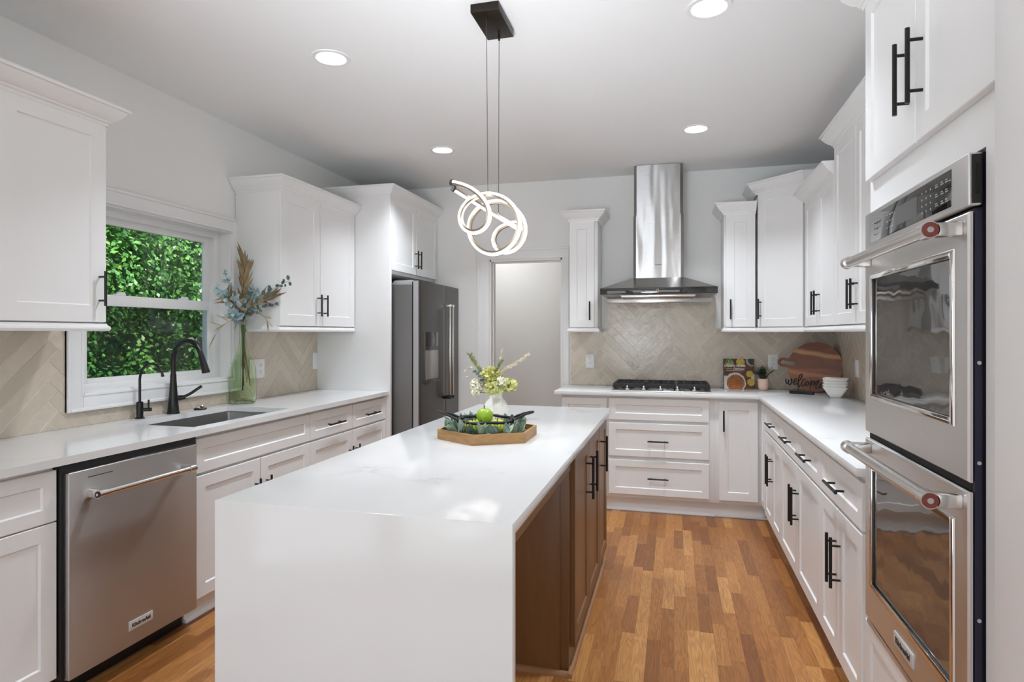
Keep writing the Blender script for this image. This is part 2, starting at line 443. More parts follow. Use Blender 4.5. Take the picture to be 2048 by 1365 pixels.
# ---------------------------------------------------------------- mesh helpers
class MB:
    """collects shapes in one bmesh; build() links them as ONE mesh object"""
    def __init__(s):
        s.bm = bmesh.new()
        s.mi = 0

    def f(s, vs):
        try:
            fc = s.bm.faces.new(vs)
            fc.material_index = s.mi
            return fc
        except ValueError:
            return None

    def v(s, p):
        return s.bm.verts.new(p)

    def poly(s, pts):
        return s.f([s.v(p) for p in pts])

    def box(s, x0, x1, y0, y1, z0, z1, b=0., seg=2, M=None):
        P = [(x0, y0, z0), (x1, y0, z0), (x1, y1, z0), (x0, y1, z0), (x0, y0, z1), (x1, y0, z1), (x1, y1, z1), (x0, y1, z1)]
        vs = [s.v(p) for p in P]
        fs = [s.f([vs[i] for i in q]) for q in ((0, 3, 2, 1), (4, 5, 6, 7), (0, 1, 5, 4), (1, 2, 6, 5), (2, 3, 7, 6), (3, 0, 4, 7))]
        if b:
            es = set(e for f in fs for e in f.edges)
            r = bmesh.ops.bevel(s.bm, geom=list(es), offset=b, segments=seg, affect='EDGES', profile=.5, clamp_overlap=True)
            vs = list(set(v for f in r['faces'] for v in f.verts) | set(v for v in vs if v.is_valid))
            for f in r['faces']:
                f.material_index = s.mi
        if M:
            bmesh.ops.transform(s.bm, matrix=M, verts=[v for v in vs if v.is_valid])
        return vs

    def prism(s, poly, a, b_, axes='xyz', bev=0.):
        """polygon in the first two axes, extruded along the third from a to b_"""
        ix = ['xyz'.index(c) for c in axes]

        def mk(p, h):
            q = [0, 0, 0]
            q[ix[0]], q[ix[1]], q[ix[2]] = p[0], p[1], h
            return s.v(q)
        A = [mk(p, a) for p in poly]
        B = [mk(p, b_) for p in poly]
        n = len(poly)
        fs = [s.f(A[::-1]), s.f(B)]
        for i in range(n):
            fs.append(s.f([A[i], A[(i+1) % n], B[(i+1) % n], B[i]]))
        fs = [f for f in fs if f]
        bmesh.ops.recalc_face_normals(s.bm, faces=fs)
        if bev:
            es = set(e for f in fs for e in f.edges)
            r = bmesh.ops.bevel(s.bm, geom=list(es), offset=bev, segments=2, affect='EDGES', profile=.5)
            for f in r['faces']:
                f.material_index = s.mi
        return A+B

    def ring(s, c, t, r, seg, ref=None, sy=1.):
        t = Vector(t).normalized()
        a = Vector(ref) if ref is not None else (Vector((0, 0, 1)) if abs(t.z) < .9 else Vector((1, 0, 0)))
        u = t.cross(a).normalized()
        w = t.cross(u)
        return [s.v(Vector(c)+u*(r*cos(2*pi*i/seg))+w*(r*sy*sin(2*pi*i/seg))) for i in range(seg)]

    def bridge(s, A, B):
        n = len(A)
        for i in range(n):
            s.f([A[i], A[(i+1) % n], B[(i+1) % n], B[i]])

    def cyl(s, p0, p1, r, seg=16, r2=None, cap=True):
        d = Vector(p1)-Vector(p0)
        A = s.ring(p0, d, r, seg)
        B = s.ring(p1, d, r if r2 is None else r2, seg)
        s.bridge(A, B)
        if cap:
            s.f(A[::-1])
            s.f(B)

    def tube(s, pts, r, seg=8, cap=True, closed=False):
        pts = [Vector(p) for p in pts]
        n = len(pts)
        rr = r if isinstance(r, (list, tuple)) else [r]*n
        rings = []
        prev = None
        for i in range(n):
            if closed:
                t = pts[(i+1) % n]-pts[i-1]
            else:
                t = pts[min(i+1, n-1)]-pts[max(i-1, 0)]
            t.normalize()
            if prev is None:
                a = Vector((0, 0, 1)) if abs(t.z) < .9 else Vector((1, 0, 0))
                u = t.cross(a).normalized()
            else:
                u = prev-t*prev.dot(t)
                if u.length < 1e-5:
                    u = t.orthogonal()
                u.normalize()
            prev = u
            w = t.cross(u)
            rings.append([s.v(pts[i]+u*(rr[i]*cos(2*pi*k/seg))+w*(rr[i]*sin(2*pi*k/seg))) for k in range(seg)])
        for i in range(n-1):
            s.bridge(rings[i], rings[i+1])
        if closed:
            A, B = rings[-1], rings[0]
            # align seam
            k0 = min(range(seg), key=lambda k: (B[k].co-A[0].co).length)
            s.bridge(A, B[k0:]+B[:k0])
        elif cap:
            s.f(rings[0][::-1])
            s.f(rings[-1])

    def lathe(s, prof, c=(0, 0, 0), seg=32, fn=None):
        rings = []
        for (r, z) in prof:
            if r < 1e-6:
                rings.append([s.v((c[0], c[1], c[2]+z))])
            else:
                rg = []
                for i in range(seg):
                    a = 2*pi*i/seg
                    k = fn(a, r, z) if fn else 1.
                    rg.append(s.v((c[0]+r*k*cos(a), c[1]+r*k*sin(a), c[2]+z)))
                rings.append(rg)
        for A, B in zip(rings, rings[1:]):
            if len(A) == 1 and len(B) == 1:
                continue
            if len(A) == 1:
                for i in range(seg):
                    s.f([A[0], B[i], B[(i+1) % seg]])
            elif len(B) == 1:
                for i in range(seg):
                    s.f([A[i], B[0], A[(i+1) % seg]][::-1])
            else:
                s.bridge(A, B)

    def leaf(s, p, d, up, L, W, bend=.25, fold=.12, shape='oval', n=5):
        """one leaf blade: curved midrib, two folded halves"""
        p = Vector(p)
        d = Vector(d).normalized()
        side = d.cross(Vector(up))
        if side.length < 1e-4:
            side = d.orthogonal()
        side.normalize()
        nrm = side.cross(d).normalized()
        rows = []
        for i in range(n+1):
            t = i/n
            if shape == 'oval':
                w = sin(pi*min(1, .06+t*.94))**.75
            elif shape == 'round':
                w = sqrt(max(0, 1-(2*t-1)**2))
                w = max(w, .06)
            else:
                w = (sin(pi*t**.8)*.9+.1*(1-t))
            w = max(w, .03)*W*.5
            c = p+d*(L*t)-nrm*(bend*L*t*t)
            rows.append((s.v(c+side*w+nrm*(fold*w)), s.v(c), s.v(c-side*w+nrm*(fold*w))))
        for A, B in zip(rows, rows[1:]):
            s.f([A[0], A[1], B[1], B[0]])
            s.f([A[1], A[2], B[2], B[1]])

    def build(s, name, m, parent=None, smooth=35, M=None, weld=False):
        if weld:
            bmesh.ops.remove_doubles(s.bm, verts=s.bm.verts[:], dist=1e-5)
        if M:
            bmesh.ops.transform(s.bm, matrix=M, verts=s.bm.verts[:])
        me = bpy.data.meshes.new(name)
        s.bm.to_mesh(me)
        s.bm.free()
        for mm in (m if isinstance(m, (list, tuple)) else [m]):
            me.materials.append(MAT[mm])
        if smooth:
            me.polygons.foreach_set('use_smooth', [True]*len(me.polygons))
            me.set_sharp_from_angle(angle=radians(smooth))
        o = bpy.data.objects.new(name, me)
        COL.objects.link(o)
        if parent:
            o.parent = parent
        return o


def tag(o, label, cat, group=None, kind=None):
    if label:
        o['label'] = label
    if cat:
        o['category'] = cat
    if group:
        o['group'] = group
    if kind:
        o['kind'] = kind
    return o


def thing(name, label, cat, loc=(0, 0, 0), rz=0., group=None):
    o = bpy.data.objects.new(name, None)
    o.empty_display_size = .05
    COL.objects.link(o)
    o.location = loc
    o.rotation_euler = (0, 0, rz)
    return tag(o, label, cat, group)


def struct(name, mb, m, parent=None, **kw):
    o = mb.build(name, m, parent, **kw)
    if not parent:
        o['kind'] = 'structure'
    return o


def copy_thing(src, loc=None, rz=None, label=None):
    def rec(o, par):
        c = o.copy()
        COL.objects.link(c)
        c.parent = par
        for ch in [x for x in src_children[o]]:
            rec(ch, c)
        return c
    src_children = {}

    def walk(o):
        src_children[o] = list(o.children)
        for ch in o.children:
            walk(ch)
    walk(src)
    c = rec(src, None)
    if loc is not None:
        c.location = loc
    if rz is not None:
        c.rotation_euler = (0, 0, rz)
    if label:
        c['label'] = label
    return c


def text(name, body, parent, m, size, M, extrude=.0004, shear=0., bold=0., align='CENTER', sx=1.):
    cu = bpy.data.curves.new(name, 'FONT')
    cu.body = body
    cu.size = size
    cu.extrude = extrude
    cu.shear = shear
    cu.offset = bold
    cu.align_x = align
    cu.align_y = 'CENTER'
    o = bpy.data.objects.new(name, cu)
    COL.objects.link(o)
    dg = bpy.context.evaluated_depsgraph_get()
    me = bpy.data.meshes.new_from_object(o.evaluated_get(dg))
    bpy.data.objects.remove(o, do_unlink=True)
    me.transform(M @ Matrix.Diagonal((sx, 1, 1, 1)))
    me.materials.clear()
    me.materials.append(MAT[m])
    ob = bpy.data.objects.new(name, me)
    COL.objects.link(ob)
    ob.parent = parent
    return ob


FACE = Matrix.Rotation(pi/2, 4, 'X')     # text plane -> facing local -Y


def spline(pts, sub=6, closed=False):
    """Catmull-Rom through points"""
    pts = [Vector(p) for p in pts]
    n = len(pts)
    out = []
    rng = n if closed else n-1
    for i in range(rng):
        if closed:
            a, b, c, d = pts[i-1], pts[i], pts[(i+1) % n], pts[(i+2) % n]
        else:
            a, b, c, d = pts[max(i-1, 0)], pts[i], pts[i+1], pts[min(i+2, n-1)]
        for k in range(sub):
            t = k/sub
            out.append(.5*((2*b)+(c-a)*t+(2*a-5*b+4*c-d)*t*t+(3*b-a-3*c+d)*t**3))
    if not closed:
        out.append(pts[-1])
    return out


# ---------------------------------------------------------------- joinery helpers (local frame: x right, y into the wall, z up, front at y=0)
def shaker(mb, x0, x1, z0, z1, stile=.057, t=.02, rec=.008, rail=None):
    rail = rail or stile
    e = .0022

    def loop(i, j, y):
        return [mb.v((x0+i, y, z0+j)), mb.v((x1-i, y, z0+j)), mb.v((x1-i, y, z1-j)), mb.v((x0+i, y, z1-j))]
    L = [loop(0, 0, t), loop(0, 0, e), loop(e, e, 0), loop(stile, rail, 0), loop(stile+.005, rail+.005, rec), ]
    for A, B in zip(L, L[1:]):
        mb.bridge(A, B)
    mb.f(L[-1])
    mb.f(L[0][::-1])


def pull(parent, x, z, L, axis, r=.006, so=.034, posts=None, m='black_metal'):
    mb = MB()
    h = L/2
    pp = posts or L*.34
    if axis == 'z':
        mb.cyl((x, -so, z-h), (x, -so, z+h), r, 12)
        for s_ in (-1, 1):
            mb.cyl((x, 0.001, z+s_*pp), (x, -so, z+s_*pp), r*.72, 10)
    else:
        mb.cyl((x-h, -so, z), (x+h, -so, z), r, 12)
        for s_ in (-1, 1):
            mb.cyl((x+s_*pp, 0.001, z), (x+s_*pp, -so, z), r*.72, 10)
    return mb.build('handle', m, parent)


def crown(parent, W, D, zt, left=True, right=True, yfront=.004, m='cabinet_white', h=.075, out=.068):
    prof = [(0, -.012), (.006, -.012), (.008, 0), (.016, .004), (.018, .012), (.026, .016), (.040, .030), (.056, .052), (.060, .060), (.068, .062), (.068, .075)]
    k, q = out/.068, h/.075
    mb = MB()
    rows = []
    for (o, z) in prof:
        o *= k
        z = zt+z*q
        ol, orr = (o if left else 0), (o if right else 0)
        rows.append([mb.v((-ol, D, z)), mb.v((-ol, yfront-o, z)), mb.v((W+orr, yfront-o, z)), mb.v((W+orr, D, z))])
    for A, B in zip(rows, rows[1:]):
        for i in range(3):
            mb.f([A[i], A[i+1], B[i+1], B[i]])
    mb.f(rows[-1])
    return mb.build('crown_molding', m, parent, smooth=25)


def lightrail(parent, W, D, z0, left=True, right=True, m='cabinet_white'):
    prof = [(0, .033), (.006, .033), (.008, .026), (.016, .018), (.018, .010), (.014, 0), (0, 0)]
    mb = MB()
    rows = []
    for (o, z) in prof:
        ol, orr = (o if left else 0), (o if right else 0)
        rows.append([mb.v((-ol, D, z0+z)), mb.v((-ol, .012-o, z0+z)), mb.v((W+orr, .012-o, z0+z)), mb.v((W+orr, D, z0+z))])
    for A, B in zip(rows, rows[1:]):
        for i in range(3):
            mb.f([A[i], B[i], B[i+1], A[i+1]])
    mb.f(rows[-1][::-1])
    return mb.build('light_rail', m, parent, smooth=25)


def fronts(root, specs, m='cabinet_white', stile=.060):
    """specs: (kind, x0, x1, z0, z1, handle) ; handle = None or (x, z, length, axis)"""
    for kind, x0, x1, z0, z1, h in specs:
        mb = MB()
        st = stile if kind == 'door' else .050
        shaker(mb, x0+.0015, x1-.0015, z0, z1, st, rec=.007)
        f = mb.build(kind, m, root)
        if h:
            pull(f, *h)


def upper_cab(name, label, loc, rz, W, D, z0, z1, specs, left=True, right=True, group=None, cat='cabinet', rail=True, rl=None, stile=.060):
    r = thing(name, label, cat, loc, rz, group)
    mb = MB()
    mb.box(0, W, .021, D, z0+.012, z1+.02, .0015)
    mb.build('cabinet_box', 'cabinet_white', r)
    fronts(r, specs, stile=stile)
    crown(r, W, D, z1, left, right)
    if rail:
        rl = rl or (left, right)
        lightrail(r, W, D, z0, *rl)
    return r


def base_cab(name, label, loc, rz, W, D, specs, toe=True, zt=.884, shoe=True, group=None, toe_out=(0, 0), well=None, stile=.058):
    r = thing(name, label, 'cabinet', loc, rz, group)
    mb = MB()
    if well:        # open-topped carcass, so a sink can hang inside
        for q in ((0, .018, .021, D), (W-.018, W, .021, D), (.018, W-.018, .021, .040), (.018, W-.018, D-.012, D)):
            mb.box(*q, .112, zt)
        mb.box(.018, W-.018, .040, D-.012, .112, .130)
    else:
        mb.box(0, W, .021, D, .112, zt, .0015)
    mb.build('cabinet_box', 'cabinet_white', r)
    fronts(r, specs, stile=stile)
    if toe:
        mb = MB()
        mb.box(0, W, .070, D, 0, .112)
        mb.build('toe_kick', 'cabinet_white', r)
        if shoe:
            mb = MB()
            q = [(0.070, 0), (.070, .019)]
            q += [(.070-.016*sin(a), .019*cos(a)) for a in [radians(t) for t in (15, 30, 45, 60, 75, 90)]]
            mb.prism(q, 0+toe_out[0], W-toe_out[1], 'yzx')
            mb.build('shoe_molding', 'cabinet_white', r)
    return r


def slab_hole(mb, x0, x1, y0, y1, z0, z1, hx0, hx1, hy0, hy1):
    xs, ys = [x0, hx0, hx1, x1], [y0, hy0, hy1, y1]
    T = [[mb.v((x, y, z1)) for y in ys] for x in xs]
    B = [[mb.v((x, y, z0)) for y in ys] for x in xs]
    for i in range(3):
        for j in range(3):
            if i == 1 and j == 1:
                continue
            mb.f([T[i][j], T[i+1][j], T[i+1][j+1], T[i][j+1]])
            mb.f([B[i][j], B[i][j+1], B[i+1][j+1], B[i+1][j]])
    for k in range(3):
        mb.f([T[k][0], B[k][0], B[k+1][0], T[k+1][0]])
        mb.f([T[k+1][3], B[k+1][3], B[k][3], T[k][3]])
        mb.f([T[0][k+1], B[0][k+1], B[0][k], T[0][k]])
        mb.f([T[3][k], B[3][k], B[3][k+1], T[3][k+1]])
    mb.f([T[1][1], T[1][2], B[1][2], B[1][1]])
    mb.f([T[2][2], T[2][1], B[2][1], B[2][2]])
    mb.f([T[2][1], T[1][1], B[1][1], B[2][1]])
    mb.f([T[1][2], T[2][2], B[2][2], B[1][2]])


def wall_hole(mb, M, w, h, t, holes):
    """wall slab w x h, thickness t behind y=0 (local), with rectangular holes (x0,x1,z0,z1)"""
    xs = sorted({0, w} | {v for q in holes for v in q[:2]})
    zs = sorted({0, h} | {v for q in holes for v in q[2:]})

    def inside(cx, cz):
        return any(a < cx < b and c < cz < d for a, b, c, d in holes)
    cells = {}
    for i in range(len(xs)-1):
        for j in range(len(zs)-1):
            if not inside((xs[i]+xs[i+1])/2, (zs[j]+zs[j+1])/2):
                cells[i, j] = 1

    def P(x, y, z):
        return M @ Vector((x, y, z))
    for (i, j) in cells:
        a, b, c, d = xs[i], xs[i+1], zs[j], zs[j+1]
        mb.poly([P(a, 0, c), P(b, 0, c), P(b, 0, d), P(a, 0, d)])
        mb.poly([P(a, t, c), P(a, t, d), P(b, t, d), P(b, t, c)])
        for di, dj, q in ((-1, 0, [(a, 0, c), (a, 0, d), (a, t, d), (a, t, c)]), (1, 0, [(b, 0, d), (b, 0, c), (b, t, c), (b, t, d)]),
                          (0, -1, [(b, 0, c), (a, 0, c), (a, t, c), (b, t, c)]), (0, 1, [(a, 0, d), (b, 0, d), (b, t, d), (a, t, d)])):
            if (i+di, j+dj) not in cells:
                mb.poly([P(*k) for k in q])


def clip(poly, rect):
    """Sutherland-Hodgman of 2D polygon against (x0,x1,y0,y1)"""
    x0, x1, y0, y1 = rect
    for ax, val, sgn in ((0, x0, 1), (0, x1, -1), (1, y0, 1), (1, y1, -1)):
        out = []
        for i in range(len(poly)):
            a, b = poly[i-1], poly[i]
            da, db = sgn*(a[ax]-val), sgn*(b[ax]-val)
            if (da >= 0) != (db >= 0):
                t = da/(da-db)
                out.append((a[0]+(b[0]-a[0])*t, a[1]+(b[1]-a[1])*t))
            if db >= 0:
                out.append(b)
        poly = out
        if len(poly) < 3:
            return []
    return poly


def herringbone(name, label, M, rects, phase, TW=.0665, TL=.399, seed=1):
    """glazed herringbone tile field; local frame x right, y into wall, z up; wall face at y=0"""
    rnd = random.Random(seed)
    bm = bmesh.new()
    lay = bm.faces.layers.float.new('tile_tone')
    g = .0016
    s2 = sqrt(.5)
    th = .004
    xa = min(r[0] for r in rects)
    xb = max(r[1] for r in rects)
    za = min(r[2] for r in rects)
    zb = max(r[3] for r in rects)
    for r in rects:     # grout bed
        q = [bm.verts.new(M @ Vector(p)) for p in ((r[0], -.002, r[2]), (r[1], -.002, r[2]), (r[1], -.002, r[3]), (r[0], -.002, r[3]))]
        f = bm.faces.new(q)
        f.material_index = 1
    ni = int((xb-xa)/(TL*2*s2))+4
    nk = int((zb-za)/(TW*2*s2))+10
    for i in range(-ni, ni+1):
        for k in range(-nk, nk+1):
            for typ in (0, 1):
                ox, oy = k*TW+i*TL, k*TW-i*TL
                if typ == 0:
                    R = [(ox+g, oy+g), (ox+TL-g, oy+g), (ox+TL-g, oy+TW-g), (ox+g, oy+TW-g)]
                else:
                    oy += TW
                    R = [(ox+g, oy+g), (ox+TW-g, oy+g), (ox+TW-g, oy+TL-g), (ox+g, oy+TL-g)]
                Q = [((a-b)*s2+phase, (a+b)*s2+za) for a, b in R]
                if max(q[0] for q in Q) < xa or min(q[0] for q in Q) > xb or max(q[1] for q in Q) < za or min(q[1] for q in Q) > zb:
                    continue
                tone = rnd.random()
                tx, tz = rnd.uniform(-.006, .006), rnd.uniform(-.006, .006)
                cx, cz = sum(q[0] for q in Q)/4, sum(q[1] for q in Q)/4
                for r in rects:
                    C = clip(Q, r)
                    if not C:
                        continue
                    T = [bm.verts.new(M @ Vector((x, -th+max(-.0012, min(.0012, tx*(x-cx)+tz*(z-cz))), z))) for x, z in C]
                    B = [bm.verts.new(M @ Vector((x, -.001, z))) for x, z in C]
                    n = len(C)
                    fs = []
                    try:
                        fs.append(bm.faces.new(T))
                    except ValueError:
                        continue
                    for a in range(n):
                        fs.append(bm.faces.new([T[a], B[a], B[(a+1) % n], T[(a+1) % n]]))
                    for f in fs:
                        f[lay] = tone
    bmesh.ops.recalc_face_normals(bm, faces=[f for f in bm.faces if f.material_index == 0])
    me = bpy.data.meshes.new(name)
    bm.to_mesh(me)
    bm.free()
    me.materials.append(MAT['tile'])
    me.materials.append(MAT['grout'])
    o = bpy.data.objects.new(name, me)
    COL.objects.link(o)
    return tag(o, label, 'backsplash')

# ================================================================ ROOM
LW, RW, BW, CH = -2.76, 1.22, 5.31, 2.71
ROT_L, ROT_B, ROT_R = pi/2, 0., -pi/2      # fronts of the left, back and right runs


def ML(y):      # local frame on the left wall, origin at depth y
    return Matrix.Translation((LW, y, 0)) @ Matrix.Rotation(pi/2, 4, 'Z')


def MBK(x, y=BW):
    return Matrix.Translation((x, y, 0))


def MR(y):
    return Matrix.Translation((RW, y, 0)) @ Matrix.Rotation(-pi/2, 4, 'Z')


mb = MB(); mb.box(-3.0, 3.3, -4.3, 7.2, -.06, 0); struct('floor', mb, 'oak_floor', smooth=0)
mb = MB(); mb.box(-3.0, 3.3, -4.3, 7.2, CH, CH+.15); struct('ceiling', mb, 'ceiling_paint', smooth=0)
mb = MB(); wall_hole(mb, ML(-4.3), BW+4.3, CH, .20, [(2.32+4.3, 3.355+4.3, 1.07, 2.015)])
struct('wall_left', mb, 'wall_paint', smooth=0)
mb = MB(); wall_hole(mb, MBK(LW-.20), RW-LW+.40, CH, .13, [(-1.61-LW+.20, -.95-LW+.20, -.001, 2.02)])
struct('wall_back', mb, 'wall_paint', smooth=0)
mb = MB(); mb.box(RW, RW+.15, 1.335, BW, 0, CH); struct('wall_right', mb, 'wall_paint', smooth=0)
mb = MB(); mb.box(.635, 3.2, 1.16, 1.330, 0, CH); struct('wall_near', mb, 'wall_paint', smooth=0)
mb = MB(); mb.box(3.2, 3.3, -4.2, 1.16, 0, CH); struct('wall_far_right', mb, 'wall_paint', smooth=0)
mb = MB(); wall_hole(mb, Matrix.Translation((3.3, -4.05, 0)) @ Matrix.Rotation(pi, 4, 'Z'), 6.06, CH, .12, [(3.4-2.2, 3.4+2.2, .35, 2.45)])
struct('wall_rear', mb, 'wall_paint', smooth=0)
# hall seen through the cased opening
mb = MB(); mb.box(-2.9, .9, 6.62, 6.70, 0, CH); struct('wall_hall', mb, 'wall_paint', smooth=0)
mb = MB(); mb.box(-2.9, -2.8, BW+.14, 6.62, 0, CH); struct('wall_hall_left', mb, 'wall_paint', smooth=0)
mb = MB(); mb.box(.3, .4, BW+.14, 6.62, 0, CH); struct('wall_hall_right', mb, 'wall_paint', smooth=0)
lamp('hall_lamp', 'AREA', (-1.9, 6.05, CH-.03), (0, 0, 0), 7.5, (.96, .97, 1), shape='DISK', size=.35)

# cased opening
mb = MB()
o_ = dict(b=.003)
xo0, xo1, zo = -1.61, -.95, 2.02
mb.box(xo0-.012, xo0+.012, BW-.004, BW+.134, 0, zo+.012)
mb.box(xo1-.012, xo1+.012, BW-.004, BW+.134, 0, zo+.012)
mb.box(xo0, xo1, BW-.004, BW+.134, zo-.012, zo+.012)
for x0, x1 in ((xo0-.105, xo0-.006), (xo1+.006, xo1+.062)):
    mb.box(x0, x1, BW-.016, BW-.001, 0, zo+.006, **o_)
mb.box(xo0-.105, xo1+.062, BW-.016, BW-.001, zo+.006, zo+.088, **o_)
mb.box(xo0-.115, xo1+.064, BW-.026, BW-.001, zo+.082, zo+.102, **o_)
mb.box(xo0-.115, xo0-.090, BW-.024, BW-.001, 0, zo+.10, **o_)
struct('trim_1', mb, 'trim_white')
# door stop bead inside the jamb
mb = MB(); mb.box(xo0+.012, xo0+.022, BW+.05, BW+.085, 0, zo-.012); mb.box(xo0+.012, xo1-.012, BW+.05, BW+.085, zo-.022, zo-.012)
struct('trim_2', mb, 'trim_white')
# white pilaster casing on the near wall end
mb = MB(); mb.box(.575, .634, 1.150, 1.330, 0, CH-.001, b=.004); struct('trim_3', mb, 'trim_white')
mb = MB(); mb.box(-2.4, -1.745, BW-.014, BW-.001, 0, .12, b=.003); struct('baseboard_back', mb, 'trim_white')
mb = MB(); mb.box(-2.8, .3, 6.605, 6.62, 0, .12, b=.003); struct('baseboard_hall', mb, 'trim_white')

# ---------------------------------------------------------------- window over the sink
w0, w1, wz0, wz1 = 2.32, 3.355, 1.07, 2.015
win = bpy.data.objects.new('window_1', None)
COL.objects.link(win); win['kind'] = 'structure'
mb = MB()


def frame(mb, M, x0, x1, z0, z1, wid, y0, y1, b=.002, top=None, bot=None):
    top, bot = top or wid, bot or wid
    for q in ((x0, x0+wid, z0, z1), (x1-wid, x1, z0, z1), (x0+wid, x1-wid, z1-top, z1), (x0+wid, x1-wid, z0, z0+bot)):
        mb.box(q[0], q[1], y0, y1, q[2], q[3], b, M=M)


ML0 = ML(0)
frame(mb, ML0, w0-.083, w1+.083, wz0-.083, wz1+.083, .083, -.016, -.0005, .003)
frame(mb, ML0, w0-.083, w1+.083, wz0-.083, wz1+.083, .016, -.024, -.0005, .003)
frame(mb, ML0, w0-.012, w1+.012, wz0-.012, wz1+.012, .014, -.021, -.0005, .003)
mb.build('window_casing', 'trim_white', win)
mb = MB()
frame(mb, ML0, w0, w1, wz0, wz1, .012, -.004, .20, .001)            # jamb extension
frame(mb, ML0, w0+.010, w1-.010, wz0+.008, wz1-.008, .052, .078, .17, .003, top=.038, bot=.03)
mb.build('window_frame', 'trim_white', win)
mb = MB()
frame(mb, ML0, w0+.05, w1-.05, 1.530, 1.985, .050, .115, .14, .003, top=.05, bot=.035)
us = mb.build('upper_sash', 'trim_white', win)
mb = MB()
frame(mb, ML0, w0+.05, w1-.05, 1.088, 1.563, .052, .082, .112, .003, top=.058, bot=.046)
ls = mb.build('lower_sash', 'trim_white', win)
for yy in (2.62, 3.06):
    mb = MB()
    mb.box(yy-.03, yy+.03, .084, .108, 1.563, 1.572, .002, M=ML0)
    mb.box(yy-.012, yy+.03, .088, .104, 1.572, 1.582, .003, M=ML0)
    mb.build('sash_lock', 'trim_white', ls)
mb = MB(); mb.box(w0+.095, w1-.095, .127, .130, 1.56, 1.94, M=ML0); mb.build('upper_pane', 'window_glass', us, smooth=0)
mb = MB(); mb.box(w0+.097, w1-.097, .096, .099, 1.13, 1.51, M=ML0); mb.build('lower_pane', 'window_glass', ls, smooth=0)
mb = MB(); mb.poly([ML0 @ Vector(p) for p in ((w0+.06, .165, 1.09), (w1-.06, .165, 1.09), (w1-.06, .165, 1.55), (w0+.06, .165, 1.55))])
mb.build('insect_screen', 'screen_mesh', win, smooth=0)
# brick veneer outside
mb = MB()
for q in ((-1., w0+.10, -.5, 2.9), (w1+.097, 5.6, -.5, 2.9), (w0+.10, w1+.097, -.5, wz0-.03), (w0+.10, w1+.097, wz1+.02, 2.9)):
    mb.box(q[0], q[1], .205, .30, q[2], q[3], M=ML0)
struct('trim_4', mb, 'brick', smooth=0)

# ---------------------------------------------------------------- tile backsplashes
herringbone('tile_backsplash', 'beige herringbone tile on the window wall behind the sink and glass bottle', ML(0),
            [(1.2, 2.30, .915, 1.40), (2.30, 3.37, .915, 1.02), (3.37, 4.33, .915, 1.40)], 1.93, TL=.389, seed=3)
herringbone('tile_backsplash', 'beige herringbone tile on the back wall behind the cooktop and range hood', MBK(0),
            [(-.874, -.555, .915, 1.40), (-.555, .33, .915, 1.655), (.33, RW, .915, 1.40)], -.291, TL=.389, seed=5)
herringbone('tile_backsplash', 'beige herringbone tile on the right wall beside the stacked white bowls', MR(BW),
            [(0.006, BW-2.26, .915, 1.40)], .25, TL=.389, seed=8)

# ---------------------------------------------------------------- outside
mb = MB(); mb.box(-14, -3.07, -3, 16, -.7, -.6); g = struct('lawn', mb, 'grass', smooth=0)


def woodland():
    rnd = random.Random(21)
    V, F, T = [], [], []
    U, G = rnd.uniform, rnd.gauss

    def quad(p, u, w, L, k, t):
        b = len(V)
        V.extend((p-u*L, p-u*(L*.2)+w*(L*k), p+u*L, p-u*(L*.2)-w*(L*k)))
        F.append((b, b+1, b+2, b+3))
        T.append(max(0., min(1., t)))
    for i in range(560):
        y = U(3.2, 12.5)
        c = Vector((U(-8.6, -7.1)+.35*abs(sin(y*1.7)), y, U(-.5, 5.2)))
        r, tn = U(.22, .62), rnd.random()
        for j in range(int(330*r/.45)):
            d = Vector((G(0, 1), G(0, 1), G(0, 1))).normalized()
            if d.x < -.25:
                continue
            n = (d+Vector((U(-.8, .8), U(-.8, .8), U(-.2, 1.)))).normalized()
            u = n.orthogonal().normalized()
            w = n.cross(u)
            a = U(0, 6.28)
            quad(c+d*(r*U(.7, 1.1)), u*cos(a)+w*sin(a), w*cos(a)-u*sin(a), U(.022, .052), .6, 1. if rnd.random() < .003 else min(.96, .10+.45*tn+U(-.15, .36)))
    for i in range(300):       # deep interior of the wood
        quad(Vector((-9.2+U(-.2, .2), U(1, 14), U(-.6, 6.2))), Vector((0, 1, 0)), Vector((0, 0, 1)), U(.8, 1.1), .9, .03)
    me = bpy.data.meshes.new('woodland_foliage')
    me.from_pydata([tuple(v) for v in V], [], F)
    at_ = me.attributes.new('leaf_tone', 'FLOAT', 'FACE')
    at_.data.foreach_set('value', T)
    me.materials.append(MAT['woodland_leaf'])
    o = bpy.data.objects.new('woodland_foliage', me)
    COL.objects.link(o)
    tag(o, 'dense green woodland leaves outside the window over the sink', 'foliage', kind='stuff')


woodland()

# ================================================================ DOWNLIGHTS
DL = [((-1.622, 2.671), 'round recessed ceiling light nearest the window wall, left of the pendant canopy'),
      ((.140, 2.656), 'round recessed ceiling light nearest the top edge, right of the pendant canopy'),
      ((-1.644, 4.219), 'small round recessed ceiling light in front of the refrigerator cabinet'),
      ((.140, 4.212), 'small round recessed ceiling light between the hood chimney and right wall cabinets')]
for i, ((x, y), lab) in enumerate(DL):
    if i == 0:
        d0 = thing('ceiling_downlight', lab, 'ceiling light', (x, y, CH), 0, 'recessed ceiling lights')
        mb = MB()
        mb.lathe([(.072, -.004), (.078, -.006), (.092, -.004), (.094, 0)], seg=48)
        mb.build('trim_ring', 'trim_white', d0)
        mb = MB(); mb.lathe([(0, -.0035), (.073, -.0035)][::-1], seg=48); mb.build('lens', 'downlight_lens', d0)
    else:
        copy_thing(d0, (x, y, CH), 0, lab)
    lamp('downlight_beam', 'AREA', (x, y, CH-.012), (0, 0, 0), 8.0, (.91, .97, 1.06), shape='DISK', size=.14, spread=radians(112))

